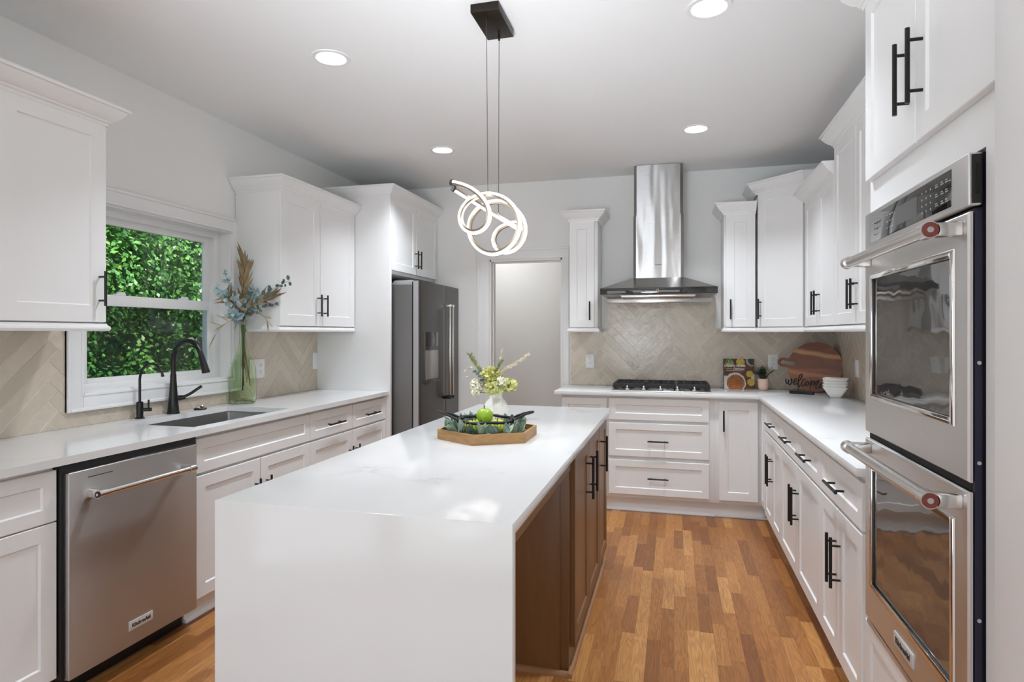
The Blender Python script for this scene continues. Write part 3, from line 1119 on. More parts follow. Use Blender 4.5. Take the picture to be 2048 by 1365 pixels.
# ================================================================ LEFT RUN (front plane x=-2.155)
XL = -2.155
DL_ = XL-LW-.003     # depth of base cabinets


def left(y):
    return (XL, y, 0)


base_cab('base_cabinet', 'white base cabinet with drawer, left of the dishwasher', left(1.255), ROT_L, .465, DL_,
         [('drawer', 0, .465, .685, .868, None), ('door', 0, .465, .115, .680, None)], shoe=False)
base_cab('base_cabinet', 'white sink base cabinet between the dishwasher and the two small drawers', left(2.385), ROT_L, .927, DL_,
         [('drawer', 0, .927, .703, .866, None), ('door', 0, .462, .115, .690, (.418, .495, .19, 'z')), ('door', .465, .927, .115, .690, (.509, .495, .19, 'z'))], well=True)
base_cab('base_cabinet', 'white base cabinet with two small drawers beside the refrigerator panel', left(3.315), ROT_L, 1.012, DL_,
         [('drawer', 0, .505, .703, .866, (.265, .776, .19, 'x')), ('drawer', .508, 1.012, .703, .866, (.765, .776, .19, 'x')),
          ('door', 0, .505, .115, .690, (.462, .495, .19, 'z')), ('door', .508, 1.012, .115, .690, (.551, .495, .19, 'z'))])

# dishwasher
dw = thing('dishwasher', 'stainless steel dishwasher under the window-wall counter', 'dishwasher', (-2.120, 1.735, 0), ROT_L)
mb = MB()
mb.box(-.010, .640, .026, .60, .10, .882, .003)
mb.box(.0, .632, .10, .58, .0, .10)
mb.build('tub_body', 'black_plastic', dw)
mb = MB(); mb.box(0, .617, 0, .027, .098, .853, .004, 3); dp = mb.build('door', 'steel_v', dw)
mb = MB(); mb.box(.075, .180, -.0006, .004, .822, .8245); mb.build('vent_slot', 'black_plastic', dp)
mb = MB()
for x in (.085, .532):
    mb.box(x-.012, x+.012, -.055, .002, .747, .777, .004)
mb.cyl((.070, -.052, .762), (.105, -.052, .762), .0155, 20)
mb.cyl((.512, -.052, .762), (.547, -.052, .762), .0155, 20)
mb.cyl((.10, -.052, .762), (.515, -.052, .762), .0125, 20)
hd = mb.build('handle', 'steel_bright', dp)
mb = MB(); mb.cyl((.0695, -.052, .762), (.0675, -.052, .762), .012, 20); md = mb.build('medallion', 'dark_red_enamel', hd)
mb = MB(); mb.cyl((.0675, -.052, .762), (.0665, -.052, .762), .005, 16); mb.build('medallion_center', 'steel_polished', md)
mb = MB(); mb.box(.252, .368, -.003, .001, .160, .198, .0012); bg = mb.build('badge', 'badge_silver', dp)
text('badge_lettering', 'KitchenAid', bg, 'text_black', .0215, Matrix.Translation((.310, -.0036, .179)) @ FACE, bold=.0006, sx=.93)

# left wall cabinets (front plane x=-2.42)
XU = -2.42
UD = XU-LW-.003
UZ0, UZ1 = 1.372, 2.285
upper_cab('wall_cabinet', 'white wall cabinet hanging left of the window, nearest the camera', (XU, 1.285, 0), ROT_L, .870, UD, UZ0, UZ1,
          [('door', 0, .413, 1.410, UZ1, (.035, 1.556, .152, 'z')), ('door', .415, .870, 1.410, UZ1, (.835, 1.556, .152, 'z'))], stile=.072)
upper_cab('wall_cabinet', 'white wall cabinet between the window and the refrigerator, behind the leafy branches', (XU, 3.390, 0), ROT_L, .936, UD, UZ0, UZ1,
          [('door', 0, .452, 1.410, UZ1, (.420, 1.556, .152, 'z')), ('door', .455, .936, 1.410, UZ1, (.497, 1.556, .152, 'z'))], right=False, stile=.072)

# refrigerator enclosure
fc = thing('refrigerator_cabinet', 'tall white cabinet and side panel enclosing the refrigerator', 'cabinet', (-2.120, 4.331, 0), ROT_L)
FD = -2.12-LW-.003
mb = MB(); mb.box(0, .030, .0, FD, 0, 2.45, .0015); mb.build('side_panel', 'cabinet_white', fc)
mb = MB(); mb.box(.030, .975, .021, FD, 1.830, 2.45, .0015); mb.build('cabinet_box', 'cabinet_white', fc)
fronts(fc, [('door', .034, .500, 1.855, 2.43, (.468, 1.982, .152, 'z')), ('door', .503, .972, 1.855, 2.43, (.535, 1.982, .152, 'z'))])
crown(fc, .975, FD, 2.428, True, False)

# refrigerator: side by side
rf = thing('refrigerator', 'dark stainless side-by-side refrigerator with water dispenser', 'refrigerator', (-1.902, 4.400, 0), ROT_L)
mb = MB(); mb.box(0, .905, .066, .80, .05, 1.742, .003); mb.box(.02, .885, .10, .78, 0, .05); mb.build('body', 'black_steel_side', rf)
mb = MB(); mb.box(.004, .901, .058, .066, .085, 1.765); mb.build('gasket', 'dark_gap', rf)
for nm, x0, x1 in (('freezer_door', .004, .543), ('refrigerator_door', .549, .901)):
    mb = MB()
    N_ = 10

    def cy(x):
        return .008*((x-.45)/.45)**2
    xs = [x0+(x1-x0)*i/N_ for i in range(N_+1)]
    pl = [(x, cy(x)) for x in xs]+[(x1, .058), (x0, .058)]
    mb.prism(pl, .085, 1.772, 'xyz', .0025)
    d = mb.build(nm, 'black_steel', rf, smooth=25)
    # silver painted door edge
    mb = MB(); mb.box(x0-.0012, x0+.0002, cy(x0)+.006, .056, .087, 1.77); mb.build('door_edge', 'silver_door_edge', d)
    hx = .512 if nm[0] == 'f' else .580
    mb = MB()
    mb.box(hx-.010, hx+.010, -.066, -.046, .835, 1.60, .007, 3)
    mb.build('handle', 'steel_bright', d)
    h_ = [c for c in d.children if c.name.startswith('handle')][0]
    for z in (.815, 1.598):
        mb = MB(); mb.box(hx-.013, hx+.013, -.068, cy(hx)+.002, z-.011, z+.011, .003); mb.build('handle_bracket', 'black_metal' if z < 1 else 'steel_polished', h_)
    if nm[0] == 'f':
        mb = MB(); mb.box(.105, .395, .0, .010, .955, 1.378, .004); dsp = mb.build('dispenser', 'black_steel', d)
        mb = MB(); mb.box(.115, .385, -.0012, .004, 1.255, 1.372, .003); mb.build('dispenser_display', 'black_glass', dsp)
        mb = MB()
        n = 10
        arc = [(.120+.255*i/n, -.0016-.0+.0012*0) for i in range(n+1)]
        mb.box(.115, .385, -.0010, .003, .990, 1.225, .002)
        mb.build('dispenser_recess', 'steel_v', dsp)
        mb = MB(); mb.box(.108, .392, -.012, .004, .962, .986, .004); mb.build('drip_tray', 'black_steel', dsp)
mb = MB(); mb.prism([(.058, 1.742), (.25, 1.742), (.22, 1.775), (.075, 1.778), (.058, 1.770)], .010, .07, 'yzx', .002); mb.build('hinge_cover', 'silver_door_edge', rf)
mb = MB(); mb.box(.01, .895, .04, .07, .01, .078, .003); mb.build('toe_grille', 'black_plastic', rf)

# left countertop with sink cut-out
mb = MB()
slab_hole(mb, LW+.001, -2.128, 1.20, 4.362, .885, .914, -2.650, -2.215, 2.437, 3.190)
mb.box(-2.128-.002, -2.117, 4.332, 4.392, .885, .914) if False else None
lc = mb.build('countertop', 'quartz', smooth=0)
tag(lc, 'white quartz countertop along the window wall with the sink cut-out', 'countertop')

sk = thing('sink', 'stainless steel undermount sink below the window', 'sink', (-2.4325, 2.8135, .664))
mb = MB()
hx, hy, dz = .2165, .3755, .216
P = [(-hx, -hy), (hx, -hy), (hx, hy), (-hx, hy)]
t = .006
T_ = [mb.v((x, y, dz)) for x, y in P]
B_ = [mb.v((x*.985, y*.985, 0)) for x, y in P]
mb.bridge(T_, B_)
mb.f(B_)
fs = [f for f in mb.bm.faces]
es = [e for e in mb.bm.edges if not (e.verts[0].co.z > .2 and e.verts[1].co.z > .2)]
bmesh.ops.bevel(mb.bm, geom=es, offset=.018, segments=5, affect='EDGES', profile=.5)
bmesh.ops.recalc_face_normals(mb.bm, faces=mb.bm.faces[:])
bmesh.ops.reverse_faces(mb.bm, faces=mb.bm.faces[:])
g_ = bmesh.ops.solidify(mb.bm, geom=mb.bm.faces[:], thickness=.002)
mb.box(-hx-.02, -hx, -hy-.02, hy+.02, dz-.003, dz+.004)
mb.box(hx, hx+.02, -hy-.02, hy+.02, dz-.003, dz+.004)
mb.box(-hx, hx, -hy-.02, -hy, dz-.003, dz+.004)
mb.box(-hx, hx, hy, hy+.02, dz-.003, dz+.004)
mb.build('basin', 'steel_sink', sk, smooth=40)
mb = MB(); mb.lathe([(0, .004), (.02, .003), (.042, .004), (.045, .008)], seg=28); mb.build('drain', 'steel_polished', sk)

# main faucet
fa = thing('faucet', 'tall black gooseneck kitchen faucet with pull-down spray head', 'faucet', (-2.700, 2.820, .914))
mb = MB()
mb.lathe([(0, 0), (.033, 0), (.033, .006), (.030, .012), (.026, .06), (.020, .13), (.0165, .19), (.0155, .22)], seg=28)
mb.build('body', 'faucet_black', fa)
mb = MB()
pts = spline([(0, 0, .215), (0, 0, .28), (.005, 0, .325), (.025, 0, .368), (.060, 0, .397), (.102, 0, .405), (.145, 0, .390), (.175, 0, .352), (.190, 0, .315)], 6)
mb.tube(pts, .0135, 16); mb.build('gooseneck', 'faucet_black', fa)
mb = MB(); mb.tube([(.188, 0, .322), (.196, 0, .297), (.208, 0, .262), (.218, 0, .232), (.2185, 0, .230)], [.0145, .0155, .019, .0215, .018], 20)
sh = mb.build('spray_head', 'faucet_black', fa)
mb = MB(); mb.tube([(0, 0, .085), (.03, .02, .087), (.052, .034, .089)], [.0135, .0145, .012], 14)
lv = mb.build('lever_hub', 'faucet_black', fa)
mb = MB(); mb.tube(spline([(.044, .028, .092), (.072, .045, .108), (.105, .065, .136), (.122, .075, .150)], 5), [.008]*16, 12); mb.build('lever', 'faucet_black', lv)

# filtered-water faucet
ff = thing('faucet', 'slim black filtered-water tap left of the main faucet', 'faucet', (-2.712, 2.610, .914))
mb = MB(); mb.lathe([(0, 0), (.023, 0), (.023, .005), (.0165, .008), (.0165, .085), (.010, .090), (.0, .090)], seg=24); mb.build('body', 'faucet_black', ff)
mb = MB(); mb.tube(spline([(0, 0, .085), (0, 0, .17), (.001, 0, .215), (.014, 0, .252), (.045, 0, .282), (.078, 0, .288), (.112, 0, .278), (.137, 0, .252), (.146, 0, .228)], 6), .0065, 12)
mb.tube([(.145, 0, .231), (.147, 0, .222)], .0080, 12)
mb.build('spout', 'faucet_black', ff)
mb = MB(); mb.cyl((.010, .006, .046), (.048, .026, .046), .010, 16); k_ = mb.build('valve_knob', 'faucet_black', ff)
mb = MB(); mb.cyl((.036, .020, .050), (.036, .020, .098), .0048, 10); mb.build('lever', 'faucet_black', k_)

sd = thing('sink_button', 'round metal sink-top button on black base beside the main faucet', 'button', (-2.690, 3.010, .914))
mb = MB(); mb.lathe([(0, 0), (.034, 0), (.036, .004), (.032, .009), (0, .010)], seg=28); mb.build('base', 'black_metal', sd)
mb = MB(); mb.lathe([(.02, .009), (.021, .022), (.018, .026), (0, .026)], seg=24); mb.build('button_cap', 'steel_polished', sd)


# wall plates
def outlet(label, M, w=.076, h=.120, kind='duplex'):
    r = thing('wall_outlet' if kind != 'switch' else 'light_switch', label, 'outlet' if kind != 'switch' else 'switch')
    r.matrix_world = M
    mb = MB(); mb.box(-w/2, w/2, -.007, .0, -h/2, h/2, .002); mb.build('plate', 'plate_white', r)
    cx = {'duplex': [0], 'double': [-.036, .036], 'switch': [0]}[kind]
    for j, c in enumerate(cx):
        if kind == 'switch' or (kind == 'double' and j == 0):
            mb = MB(); mb.box(c-.016, c+.016, -.0095, -.006, -.033, .033, .0015); mb.build('rocker', 'plate_white', r)
            continue
        for dz in (-.021, .021):
            mb = MB(); mb.cyl((c, -.006, dz), (c, -.0085, dz), .0165, 24); rc = mb.build('receptacle', 'plate_white', r)
            mb = MB()
            for dx in (-.0065, .0065):
                mb.box(c+dx-.0012, c+dx+.0012, -.0089, -.0080, dz+.001, dz+.009)
            mb.cyl((c, -.0080, dz-.007), (c, -.0089, dz-.007), .0028, 10)
            mb.build('slots', 'socket_dark', rc)
    return r


outlet('double white wall plate on tile just right of the glass bottle', ML(3.598) @ Matrix.Translation((0, -.005, 1.120)), .150, .130, 'double')
outlet('single white switch plate on tile beside the refrigerator panel', ML(4.303) @ Matrix.Translation((0, -.005, 1.143)), .080, .128, 'switch')
outlet('white outlet on tile left of the cooktop, under the narrow cabinet', MBK(-.703) @ Matrix.Translation((0, -.005, 1.122)))
outlet('white outlet on tile between the potted plant and round board', MBK(.770) @ Matrix.Translation((0, -.005, 1.132)))
outlet('white switch plate on right wall tile above the stacked bowls', MR(4.66) @ Matrix.Translation((0, -.005, 1.120)), .085, .120, 'switch')

# ================================================================ BACK RUN (front plane y=4.725)
YB = 4.725
BD = BW-YB-.003
base_cab('base_cabinet', 'narrow white base cabinet left of the wide drawers, behind the island', (-.858, YB, 0), 0, .366, BD,
         [('drawer', .008, .362, .690, .862, None), ('door', .008, .362, .115, .680, None)])
base_cab('base_cabinet', 'white base cabinet with three wide drawers under the cooktop', (-.492, YB, 0), 0, .780, BD,
         [('drawer', .007, .744, .703, .868, None), ('drawer', .007, .744, .427, .680, (.376, .550, .152, 'x')), ('drawer', .007, .744, .138, .398, (.376, .270, .152, 'x'))])
# corner cabinet with two hinged leaves
cc = thing('corner_base_cabinet', 'white corner base cabinet with a tall door right of the wide drawers', 'cabinet', (.288, YB, 0))
mb = MB(); mb.box(0, RW-.288-.003, .021, BD, .112, .884, .0015); mb.box(.34, RW-.288-.003, -.185, .021, .112, .884, .0015); mb.build('cabinet_box', 'cabinet_white', cc)
fronts(cc, [('door', .030, .300, .138, .860, (.062, .722, .152, 'z'))])
mb = MB()
shaker(mb, 0.003, .165, .138, .860, .045, rec=.007)
mb.build('door', 'cabinet_white', cc, M=Matrix.Translation((.605-.288, -.004, 0)) @ Matrix.Rotation(-pi/2, 4, 'Z'))
mb = MB(); mb.box(0, .36, .070, BD, 0, .112); mb.box(.385, .9, -.185, .3, 0, .112); mb.build('toe_kick', 'cabinet_white', cc)
mb = MB(); mb.box(0, .39, .052, .070, 0, .018, .004); mb.build('shoe_molding', 'cabinet_white', cc)

# right run (front plane x=.605), y decreasing to the right
XR = .605
RD = RW-XR-.003


def right(y):
    return (XR, y, 0)


base_cab('base_cabinet', 'white right-hand base cabinet with one drawer over two doors, next to the corner', right(4.532), ROT_R, .657, RD,
         [('drawer', 0, .657, .700, .862, (.365, .778, .19, 'x')), ('door', 0, .327, .115, .688, (.297, .485, .19, 'z')), ('door', .330, .657, .115, .688, (.360, .485, .19, 'z'))], shoe=False)
base_cab('base_cabinet', 'white right-hand base cabinet with two drawers over two doors, in the middle of the run', right(3.875), ROT_R, .995, RD,
         [('drawer', 0, .496, .700, .862, (.252, .778, .19, 'x')), ('drawer', .499, .995, .700, .862, (.748, .778, .19, 'x')),
          ('door', 0, .496, .115, .688, (.464, .490, .19, 'z')), ('door', .499, .995, .115, .688, (.531, .490, .19, 'z'))], shoe=False)
base_cab('base_cabinet', 'white right-hand base cabinet with one wide drawer over two doors, against the oven cabinet', right(2.880), ROT_R, .625, RD,
         [('drawer', 0, .610, .700, .862, (.318, .778, .19, 'x')), ('door', 0, .304, .115, .688, (.275, .495, .19, 'z')), ('door', .307, .610, .115, .688, (.337, .495, .19, 'z'))], shoe=False)

# L-shaped quartz top
mb = MB()
mb.prism([(-.903, BW-.001), (-.903, 4.700), (.570, 4.700), (.585, 4.685), (.585, 2.258), (RW-.001, 2.258), (RW-.001, BW-.001)], .885, .914, 'xyz', .0015)
tag(mb.build('countertop', 'quartz', smooth=25), 'L-shaped white quartz countertop carrying the cooktop, cookbook and bowls', 'countertop')

# back wall cabinets
YU = 4.985
BUD = BW-YU-.003
upper_cab('wall_cabinet', 'narrow white wall cabinet left of the range hood', (-.833, YU, 0), 0, .231, BUD, UZ0, UZ1,
          [('door', .002, .207, 1.410, 2.275, (.172, 1.545, .152, 'z'))])
upper_cab('wall_cabinet', 'narrow white wall cabinet right of the range hood', (.372, YU, 0), 0, .231, BUD, UZ0, UZ1,
          [('door', .014, .229, 1.410, 2.275, (.047, 1.545, .152, 'z'))], right=False)
# diagonal corner wall cabinet
dg = thing('corner_wall_cabinet', 'tall white diagonal wall cabinet in the back right corner', 'cabinet', (.605, 4.985, 0), radians(-45))
mb = MB()
R45 = Matrix.Rotation(radians(45), 4, 'Z')
loc = [(0, 0), (.285, -.285), (RW-.605-.003, -.285), (RW-.605-.003, BUD), (0, BUD)]
mb.prism([tuple((R45 @ Vector((x, y, 0)))[:2]) for x, y in loc], 1.384, 2.46, 'xyz', .001)
for v_ in mb.bm.verts:
    v_.co.y += .021 if v_.co.y < .01 else 0
mb.build('cabinet_box', 'cabinet_white', dg)
fronts(dg, [('door', .012, .391, 1.410, 2.425, (.045, 1.545, .152, 'z'))])
mb = MB()
prof = [(0, -.012), (.006, -.012), (.008, 0), (.016, .004), (.018, .012), (.026, .016), (.040, .030), (.056, .052), (.060, .060), (.068, .062), (.068, .075)]
rows = []
for o_2, z in prof:
    k = o_2*.4142
    q = [(-o_2, BUD), (-o_2, -k), (.285-k, -.285-o_2), (RW-.605-.003, -.285-o_2)]
    rows.append([mb.v(tuple((R45 @ Vector((x, y, 0)))[:2])+(2.425+z,)) for x, y in q])
for A, B in zip(rows, rows[1:]):
    for i in range(3):
        mb.f([A[i], A[i+1], B[i+1], B[i]])
mb.f(rows[-1])
mb.build('crown_molding', 'cabinet_white', dg, smooth=25)
mb = MB()
rows = []
for o_2, z in [(0, .033), (.006, .033), (.008, .026), (.016, .018), (.018, .010), (.014, 0), (0, 0)]:
    k = o_2*.4142
    q = [(0, .012-k), (.285, -.285+.012-o_2)]
    rows.append([mb.v(tuple((R45 @ Vector((x, y, 0)))[:2])+(UZ0+z,)) for x, y in q])
for A, B in zip(rows, rows[1:]):
    mb.f([A[0], B[0], B[1], A[1]])
mb.build('light_rail', 'cabinet_white', dg, smooth=25)

# right wall cabinets (front x=.890)
XRU = .890
RUD = RW-XRU-.003
upper_cab('wall_cabinet', 'short white two-door wall cabinet on the right wall, beside the diagonal corner cabinet', (XRU, 4.700, 0), ROT_R, .815, RUD, UZ0, UZ1,
          [('door', .012, .418, 1.410, 2.275, (.384, 1.556, .152, 'z')), ('door', .421, .815, 1.410, 2.275, (.460, 1.556, .152, 'z'))], right=False, rl=(False, False))
upper_cab('wall_cabinet', 'tall white two-door wall cabinet on the right wall, next to the ovens', (XRU, 3.882, 0), ROT_R, .880, RUD, UZ0, 2.44,
          [('door', .002, .438, 1.410, 2.430, (.408, 1.562, .152, 'z')), ('door', .441, .878, 1.410, 2.430, (.472, 1.562, .152, 'z'))], right=True, rl=(False, True))

# ================================================================ OVEN TOWER
oc_ = thing('oven_cabinet', 'tall white cabinet tower holding the double wall oven', 'cabinet', (.605, 2.252, 0), ROT_R)
OD = RW-.605-.003
W_o = .900
mb = MB()
mb.box(0, .044, .021, OD, .112, 2.47)
mb.box(.772, W_o, .021, OD, .112, 2.47)
mb.box(.044, .772, .021, OD, 1.750, 2.47)
mb.box(.044, .772, .021, OD, .112, .440)
mb.box(.044, .772, OD-.02, OD, .44, 1.75)
mb.build('cabinet_box', 'cabinet_white', oc_)
fronts(oc_, [('door', .018, .449, 1.856, 2.44, (.404, 2.04, .19, 'z')), ('door', .452, .882, 1.856, 2.44, (.497, 2.04, .19, 'z')),
             ('drawer', .018, .882, .125, .432, None)])
crown(oc_, W_o, OD, 2.44, True, False)
mb = MB(); mb.box(0, W_o, .070, OD, 0, .112); mb.build('toe_kick', 'cabinet_white', oc_)

ov = thing('double_wall_oven', 'stainless steel double wall oven in the tall right-hand cabinet', 'oven', (.597, 2.204, 0), ROT_R)
WO = .716
mb = MB(); mb.box(.004, WO-.001, .0125, .55, .455, 1.625); mb.box(.004, WO-.004, .029, .55, .448, 1.742); mb.build('oven_body', 'dark_gap', ov)
mb = MB(); mb.box(WO-.006, WO-.0005, .012, .0285, .46, 1.62); mb.box(WO-.03, WO-.002, .030, .034, .45, 1.74); mb.build('side_channel', 'navy_enamel', ov)
# control panel
mb = MB(); mb.box(0, WO, 0, .028, 1.629, 1.742, .004, 3); cp = mb.build('control_panel', 'steel', ov)
mb = MB(); mb.box(.060, .636, -.0012, .004, 1.644, 1.728, .001); cg = mb.build('control_glass', 'black_glass', cp)
mb = MB(); mb.box(.282, .440, -.0018, .0, 1.660, 1.710); mb.build('display', 'dark_glass_display', cg)
for cx in (.09, .115, .14, .215, .24, .26, .472, .498, .524, .560, .590, .615):
    mb = MB()
    if cx < .3:
        for j in range(3):
            mb.box(cx-.006, cx+.006, -.0016, -.001, 1.665+j*.018, 1.6675+j*.018)
    elif cx < .53:
        for j in range(4):
            mb.box(cx-.0022, cx+.0022, -.0016, -.001, 1.658+j*.016, 1.6625+j*.016)
    else:
        for j in range(3):
            for q in range(2):
                mb.box(cx-.008, cx+.008-q*.004, -.0016, -.001, 1.660+j*.022+q*.005, 1.6622+j*.022+q*.005)
    mb.build('control_marking', 'text_grey', cg)
mb = MB(); mb.box(WO-.001, WO+.0012, .006, .0275, 1.635, 1.738, .0008); ev = mb.build('end_cover', 'black_plastic', cp)
mb = MB(); mb.box(WO+.0012, WO+.0024, .014, .020, 1.655, 1.718); mb.build('vent_slot', 'dark_gap', ev)


def oven_door(z0, z1, wz0, wz1, hz, badge=False):
    mb = MB()
    # steel skin with a window opening
    x0, x1, a, b = 0, WO, .066, WO-.075
    e = .004

    def loop(l, r_, bt, tp, y):
        return [mb.v((l, y, bt)), mb.v((r_, y, bt)), mb.v((r_, y, tp)), mb.v((l, y, tp))]
    Ls = [loop(x0, x1, z0, z1, .009), loop(x0, x1, z0, z1, e), loop(x0+e, x1-e, z0+e, z1-e, 0), loop(a-.012, b+.012, wz0-.012, wz1+.012, 0),
          loop(a-.010, b+.010, wz0-.010, wz1+.010, -.003), loop(a-.004, b+.004, wz0-.004, wz1+.004, -.002), loop(a+.004, b-.004, wz0+.004, wz1-.004, .006)]
    for A, B in zip(Ls, Ls[1:]):
        mb.bridge(A, B)
    mb.f(Ls[0][::-1])
    d = mb.build('oven_door', 'steel', ov, smooth=25)
    mb = MB(); mb.box(a, b, .0045, .012, wz0, wz1); mb.build('door_glass', 'oven_glass', d, smooth=0)
    mb = MB()
    frame(mb, Matrix.Identity(4), a-.009, b+.009, wz0-.009, wz1+.009, .016, -.0042, .002, .0025)
    mb.build('window_bezel', 'steel_polished', d)
    mb = MB()
    for x in (.050, WO-.036):
        mb.box(x-.014, x+.014, -.058, .001, hz-.016, hz+.016, .005)
    mb.cyl((.052, -.062, hz), (WO-.040, -.062, hz), .0155, 24)
    mb.cyl((.034, -.062, hz), (.066, -.062, hz), .019, 24)
    mb.cyl((WO-.054, -.062, hz), (WO-.022, -.062, hz), .019, 24)
    h = mb.build('handle', 'steel_bright', d)
    mb = MB(); mb.cyl((WO-.0225, -.062, hz), (WO-.0205, -.062, hz), .0165, 28); md = mb.build('medallion', 'red_enamel', h)
    mb = MB(); mb.cyl((WO-.0206, -.062, hz), (WO-.0195, -.062, hz), .0065, 20); mb.build('medallion_center', 'steel_polished', md)
    if badge:
        mb = MB(); mb.box(.276, .416, -.004, .001, .495, .533, .0015); bg = mb.build('badge', 'badge_silver', d)
        text('badge_lettering', 'KitchenAid', bg, 'text_black', .0235, Matrix.Translation((.346, -.0046, .514)) @ FACE, bold=.0007)


oven_door(1.048, 1.618, 1.168, 1.536, 1.586)
oven_door(.455, 1.028, .575, .944, 1.000, True)
mb = MB(); mb.box(0, WO, .004, .028, .430, .447, .004); mb.build('bottom_trim', 'steel', ov)
for z in (1.30, .76, 1.09):
    mb = MB(); mb.cyl((WO-.004, .020, z), (WO+.0012, .020, z), .004, 12); mb.build('screw', 'steel', ov)

# ================================================================ RANGE HOOD
hx0, hx1, hyf = -.558, .315, 4.820
rh = thing('range_hood', 'stainless chimney range hood with black glass control strip', 'range hood', ((hx0+hx1)/2, BW, 0))
hw = (hx1-hx0)/2


def chim(y0, hwid, z0, z1, ch=.022):
    mb = MB()
    mb.prism([(-hwid, -.001), (-hwid, y0+ch), (-hwid+ch, y0), (hwid-ch, y0), (hwid, y0+ch), (hwid, -.001)], z0, z1)
    return mb


chim(5.0-BW, .195, 1.800, 2.305).build('chimney_lower', 'steel_chimney', rh, smooth=20)
chim(5.003-BW, .190, 2.305, 2.706).build('chimney_upper', 'steel_chimney', rh, smooth=20)
mb = MB()
for i in range(8):
    if i not in (2,):
        mb.box(-.022+i*.006, -.0178+i*.006, 5.0-BW-.0006, 5.0-BW+.001, 1.905, 1.911)
mb.build('chimney_lettering', 'text_black', rh)
mb = MB()
yf = hyf-BW
lo = [mb.v(p) for p in ((-hw, -.001, 1.713), (-hw, yf, 1.713), (hw, yf, 1.713), (hw, -.001, 1.713))]
up = [mb.v(p) for p in ((-.200, -.001, 1.803), (-.200, 5.0-BW-.004, 1.803), (.200, 5.0-BW-.004, 1.803), (.200, -.001, 1.803))]
mb.bridge(lo, up); mb.f(up); mb.f(lo[::-1])
bmesh.ops.recalc_face_normals(mb.bm, faces=mb.bm.faces[:])
mb.build('canopy', 'steel_hood', rh, smooth=0)
mb = MB(); mb.box(-hw-.002, hw+.002, yf-.006, -.001, 1.664, 1.714, .001); pn = mb.build('control_strip', 'black_glass', rh)
mb = MB()
n = 28
mb.tube([(.0+.0105*cos(2*pi*i/n), yf-.0068, 1.689+.0105*sin(2*pi*i/n)) for i in range(n)], .0011, 6, closed=True)
mb.build('dial_ring', 'gold_ring', pn)
for i, dx in enumerate((-.084, -.06, -.036, .036, .06, .084)):
    mb = MB(); mb.cyl((dx, yf-.0062, 1.689), (dx, yf-.0068, 1.689), .0026, 10); mb.build('touch_icon', 'text_white' if i == 0 else 'text_grey', pn)
# underside: inward sloping steel skirt, baffle plate and drip bar
mb = MB()
a = [mb.v(p) for p in ((-hw, -.001, 1.664), (-hw, yf-.004, 1.664), (hw, yf-.004, 1.664), (hw, -.001, 1.664))]
b = [mb.v(p) for p in ((-hw+.055, -.001, 1.632), (-hw+.055, yf+.06, 1.632), (hw-.055, yf+.06, 1.632), (hw-.055, -.001, 1.632))]
mb.bridge(b, a); mb.f(b[::-1]); bmesh.ops.recalc_face_normals(mb.bm, faces=mb.bm.faces[:])
mb.build('skirt', 'steel_hood', rh, smooth=0)
mb = MB(); mb.prism([(-hw+.15, 1.661), (-hw+.165, 1.640), (hw-.165, 1.640), (hw-.15, 1.661)], yf+.012, yf+.03, 'xzy', .002); mb.build('baffle_plate', 'steel_bright', rh)
mb = MB(); mb.cyl((.02, yf+.0125, 1.650), (.02, yf+.0105, 1.650), .003, 10); mb.build('sensor', 'socket_dark', rh)
mb = MB(); mb.box(-hw+.045, hw-.030, yf+.055, yf+.075, 1.598, 1.636, .004); mb.build('drip_bar', 'steel_hood', rh)

# ================================================================ COOKTOP
ck = thing('cooktop', 'five-burner stainless gas cooktop with black grates', 'cooktop', (-.100, 4.985, .9145))
cw = .372
mb = MB(); mb.box(-cw, cw, -.235, .255, 0, .012, .004, 3); mb.build('cooktop_base', 'steel', ck)
for i in range(5):
    x = -.248+.124*i
    mb = MB()
    mb.cyl((x, -.190, .0115), (x, -.190, .015), .024, 24)
    kb = mb.build('knob_base', 'black_plastic', ck)
    mb = MB(); mb.cyl((x, -.190, .014), (x, -.190, .026), .022, 24, .019); mb.box(x-.0065, x+.0065, -.210, -.170, .024, .047, .003); mb.build('knob', 'steel_polished', ck)
for cx, cy, r in ((-.255, .15, .034), (-.255, -.03, .042), (0, .07, .055), (.255, .15, .042), (.255, -.03, .034)):
    mb = MB(); mb.lathe([(r*1.25, .011), (r*1.2, .018), (r, .020), (r, .028), (r*.8, .031), (0, .031)], (cx, cy, 0), 28); mb.build('burner', 'cast_iron', ck)
for j, (g0, g1) in enumerate(((-.358, -.118), (-.114, .114), (.118, .358))):
    mb = MB()
    zt, zb = .060, .044
    t = .007
    y0, y1 = -.140, .235
    for (xa, xb, ya, yb) in ((g0, g1, y0, y0+2*t), (g0, g1, y1-2*t, y1), (g0, g0+2*t, y0, y1), (g1-2*t, g1, y0, y1),
                             (g0, g1, (y0+y1)/2-t, (y0+y1)/2+t), ((g0+g1)/2-t, (g0+g1)/2+t, y0, y1)):
        mb.box(xa, xb, ya, yb, zb, zt, .003)
    for k in range(1, 4):
        x = g0+(g1-g0)*k/4
        mb.box(x-t*.7, x+t*.7, y0, y1, zb+.003, zt, .002)
    # front skirt, and the dipped outer ends
    mb.box(g0, g1, y0-.002, y0+.010, .026, zt-.002, .003)
    for (xa, ya) in ((g0+.008, y0+.008), (g1-.008, y0+.008), (g0+.008, y1-.008), (g1-.008, y1-.008)):
        mb.cyl((xa, ya, .011), (xa, ya, zb), .007, 8)
    if j != 1:
        sx_ = g0 if j == 0 else g1
        ex = -.008 if j == 0 else .008
        mb.prism([(sx_, zb), (sx_, zt), (sx_+ex*.4, zt-.004), (sx_+ex, zb-.010), (sx_+ex, .022), (sx_, .022)], y0, y1, 'xzy')
    mb.build('grate', 'cast_iron', ck)

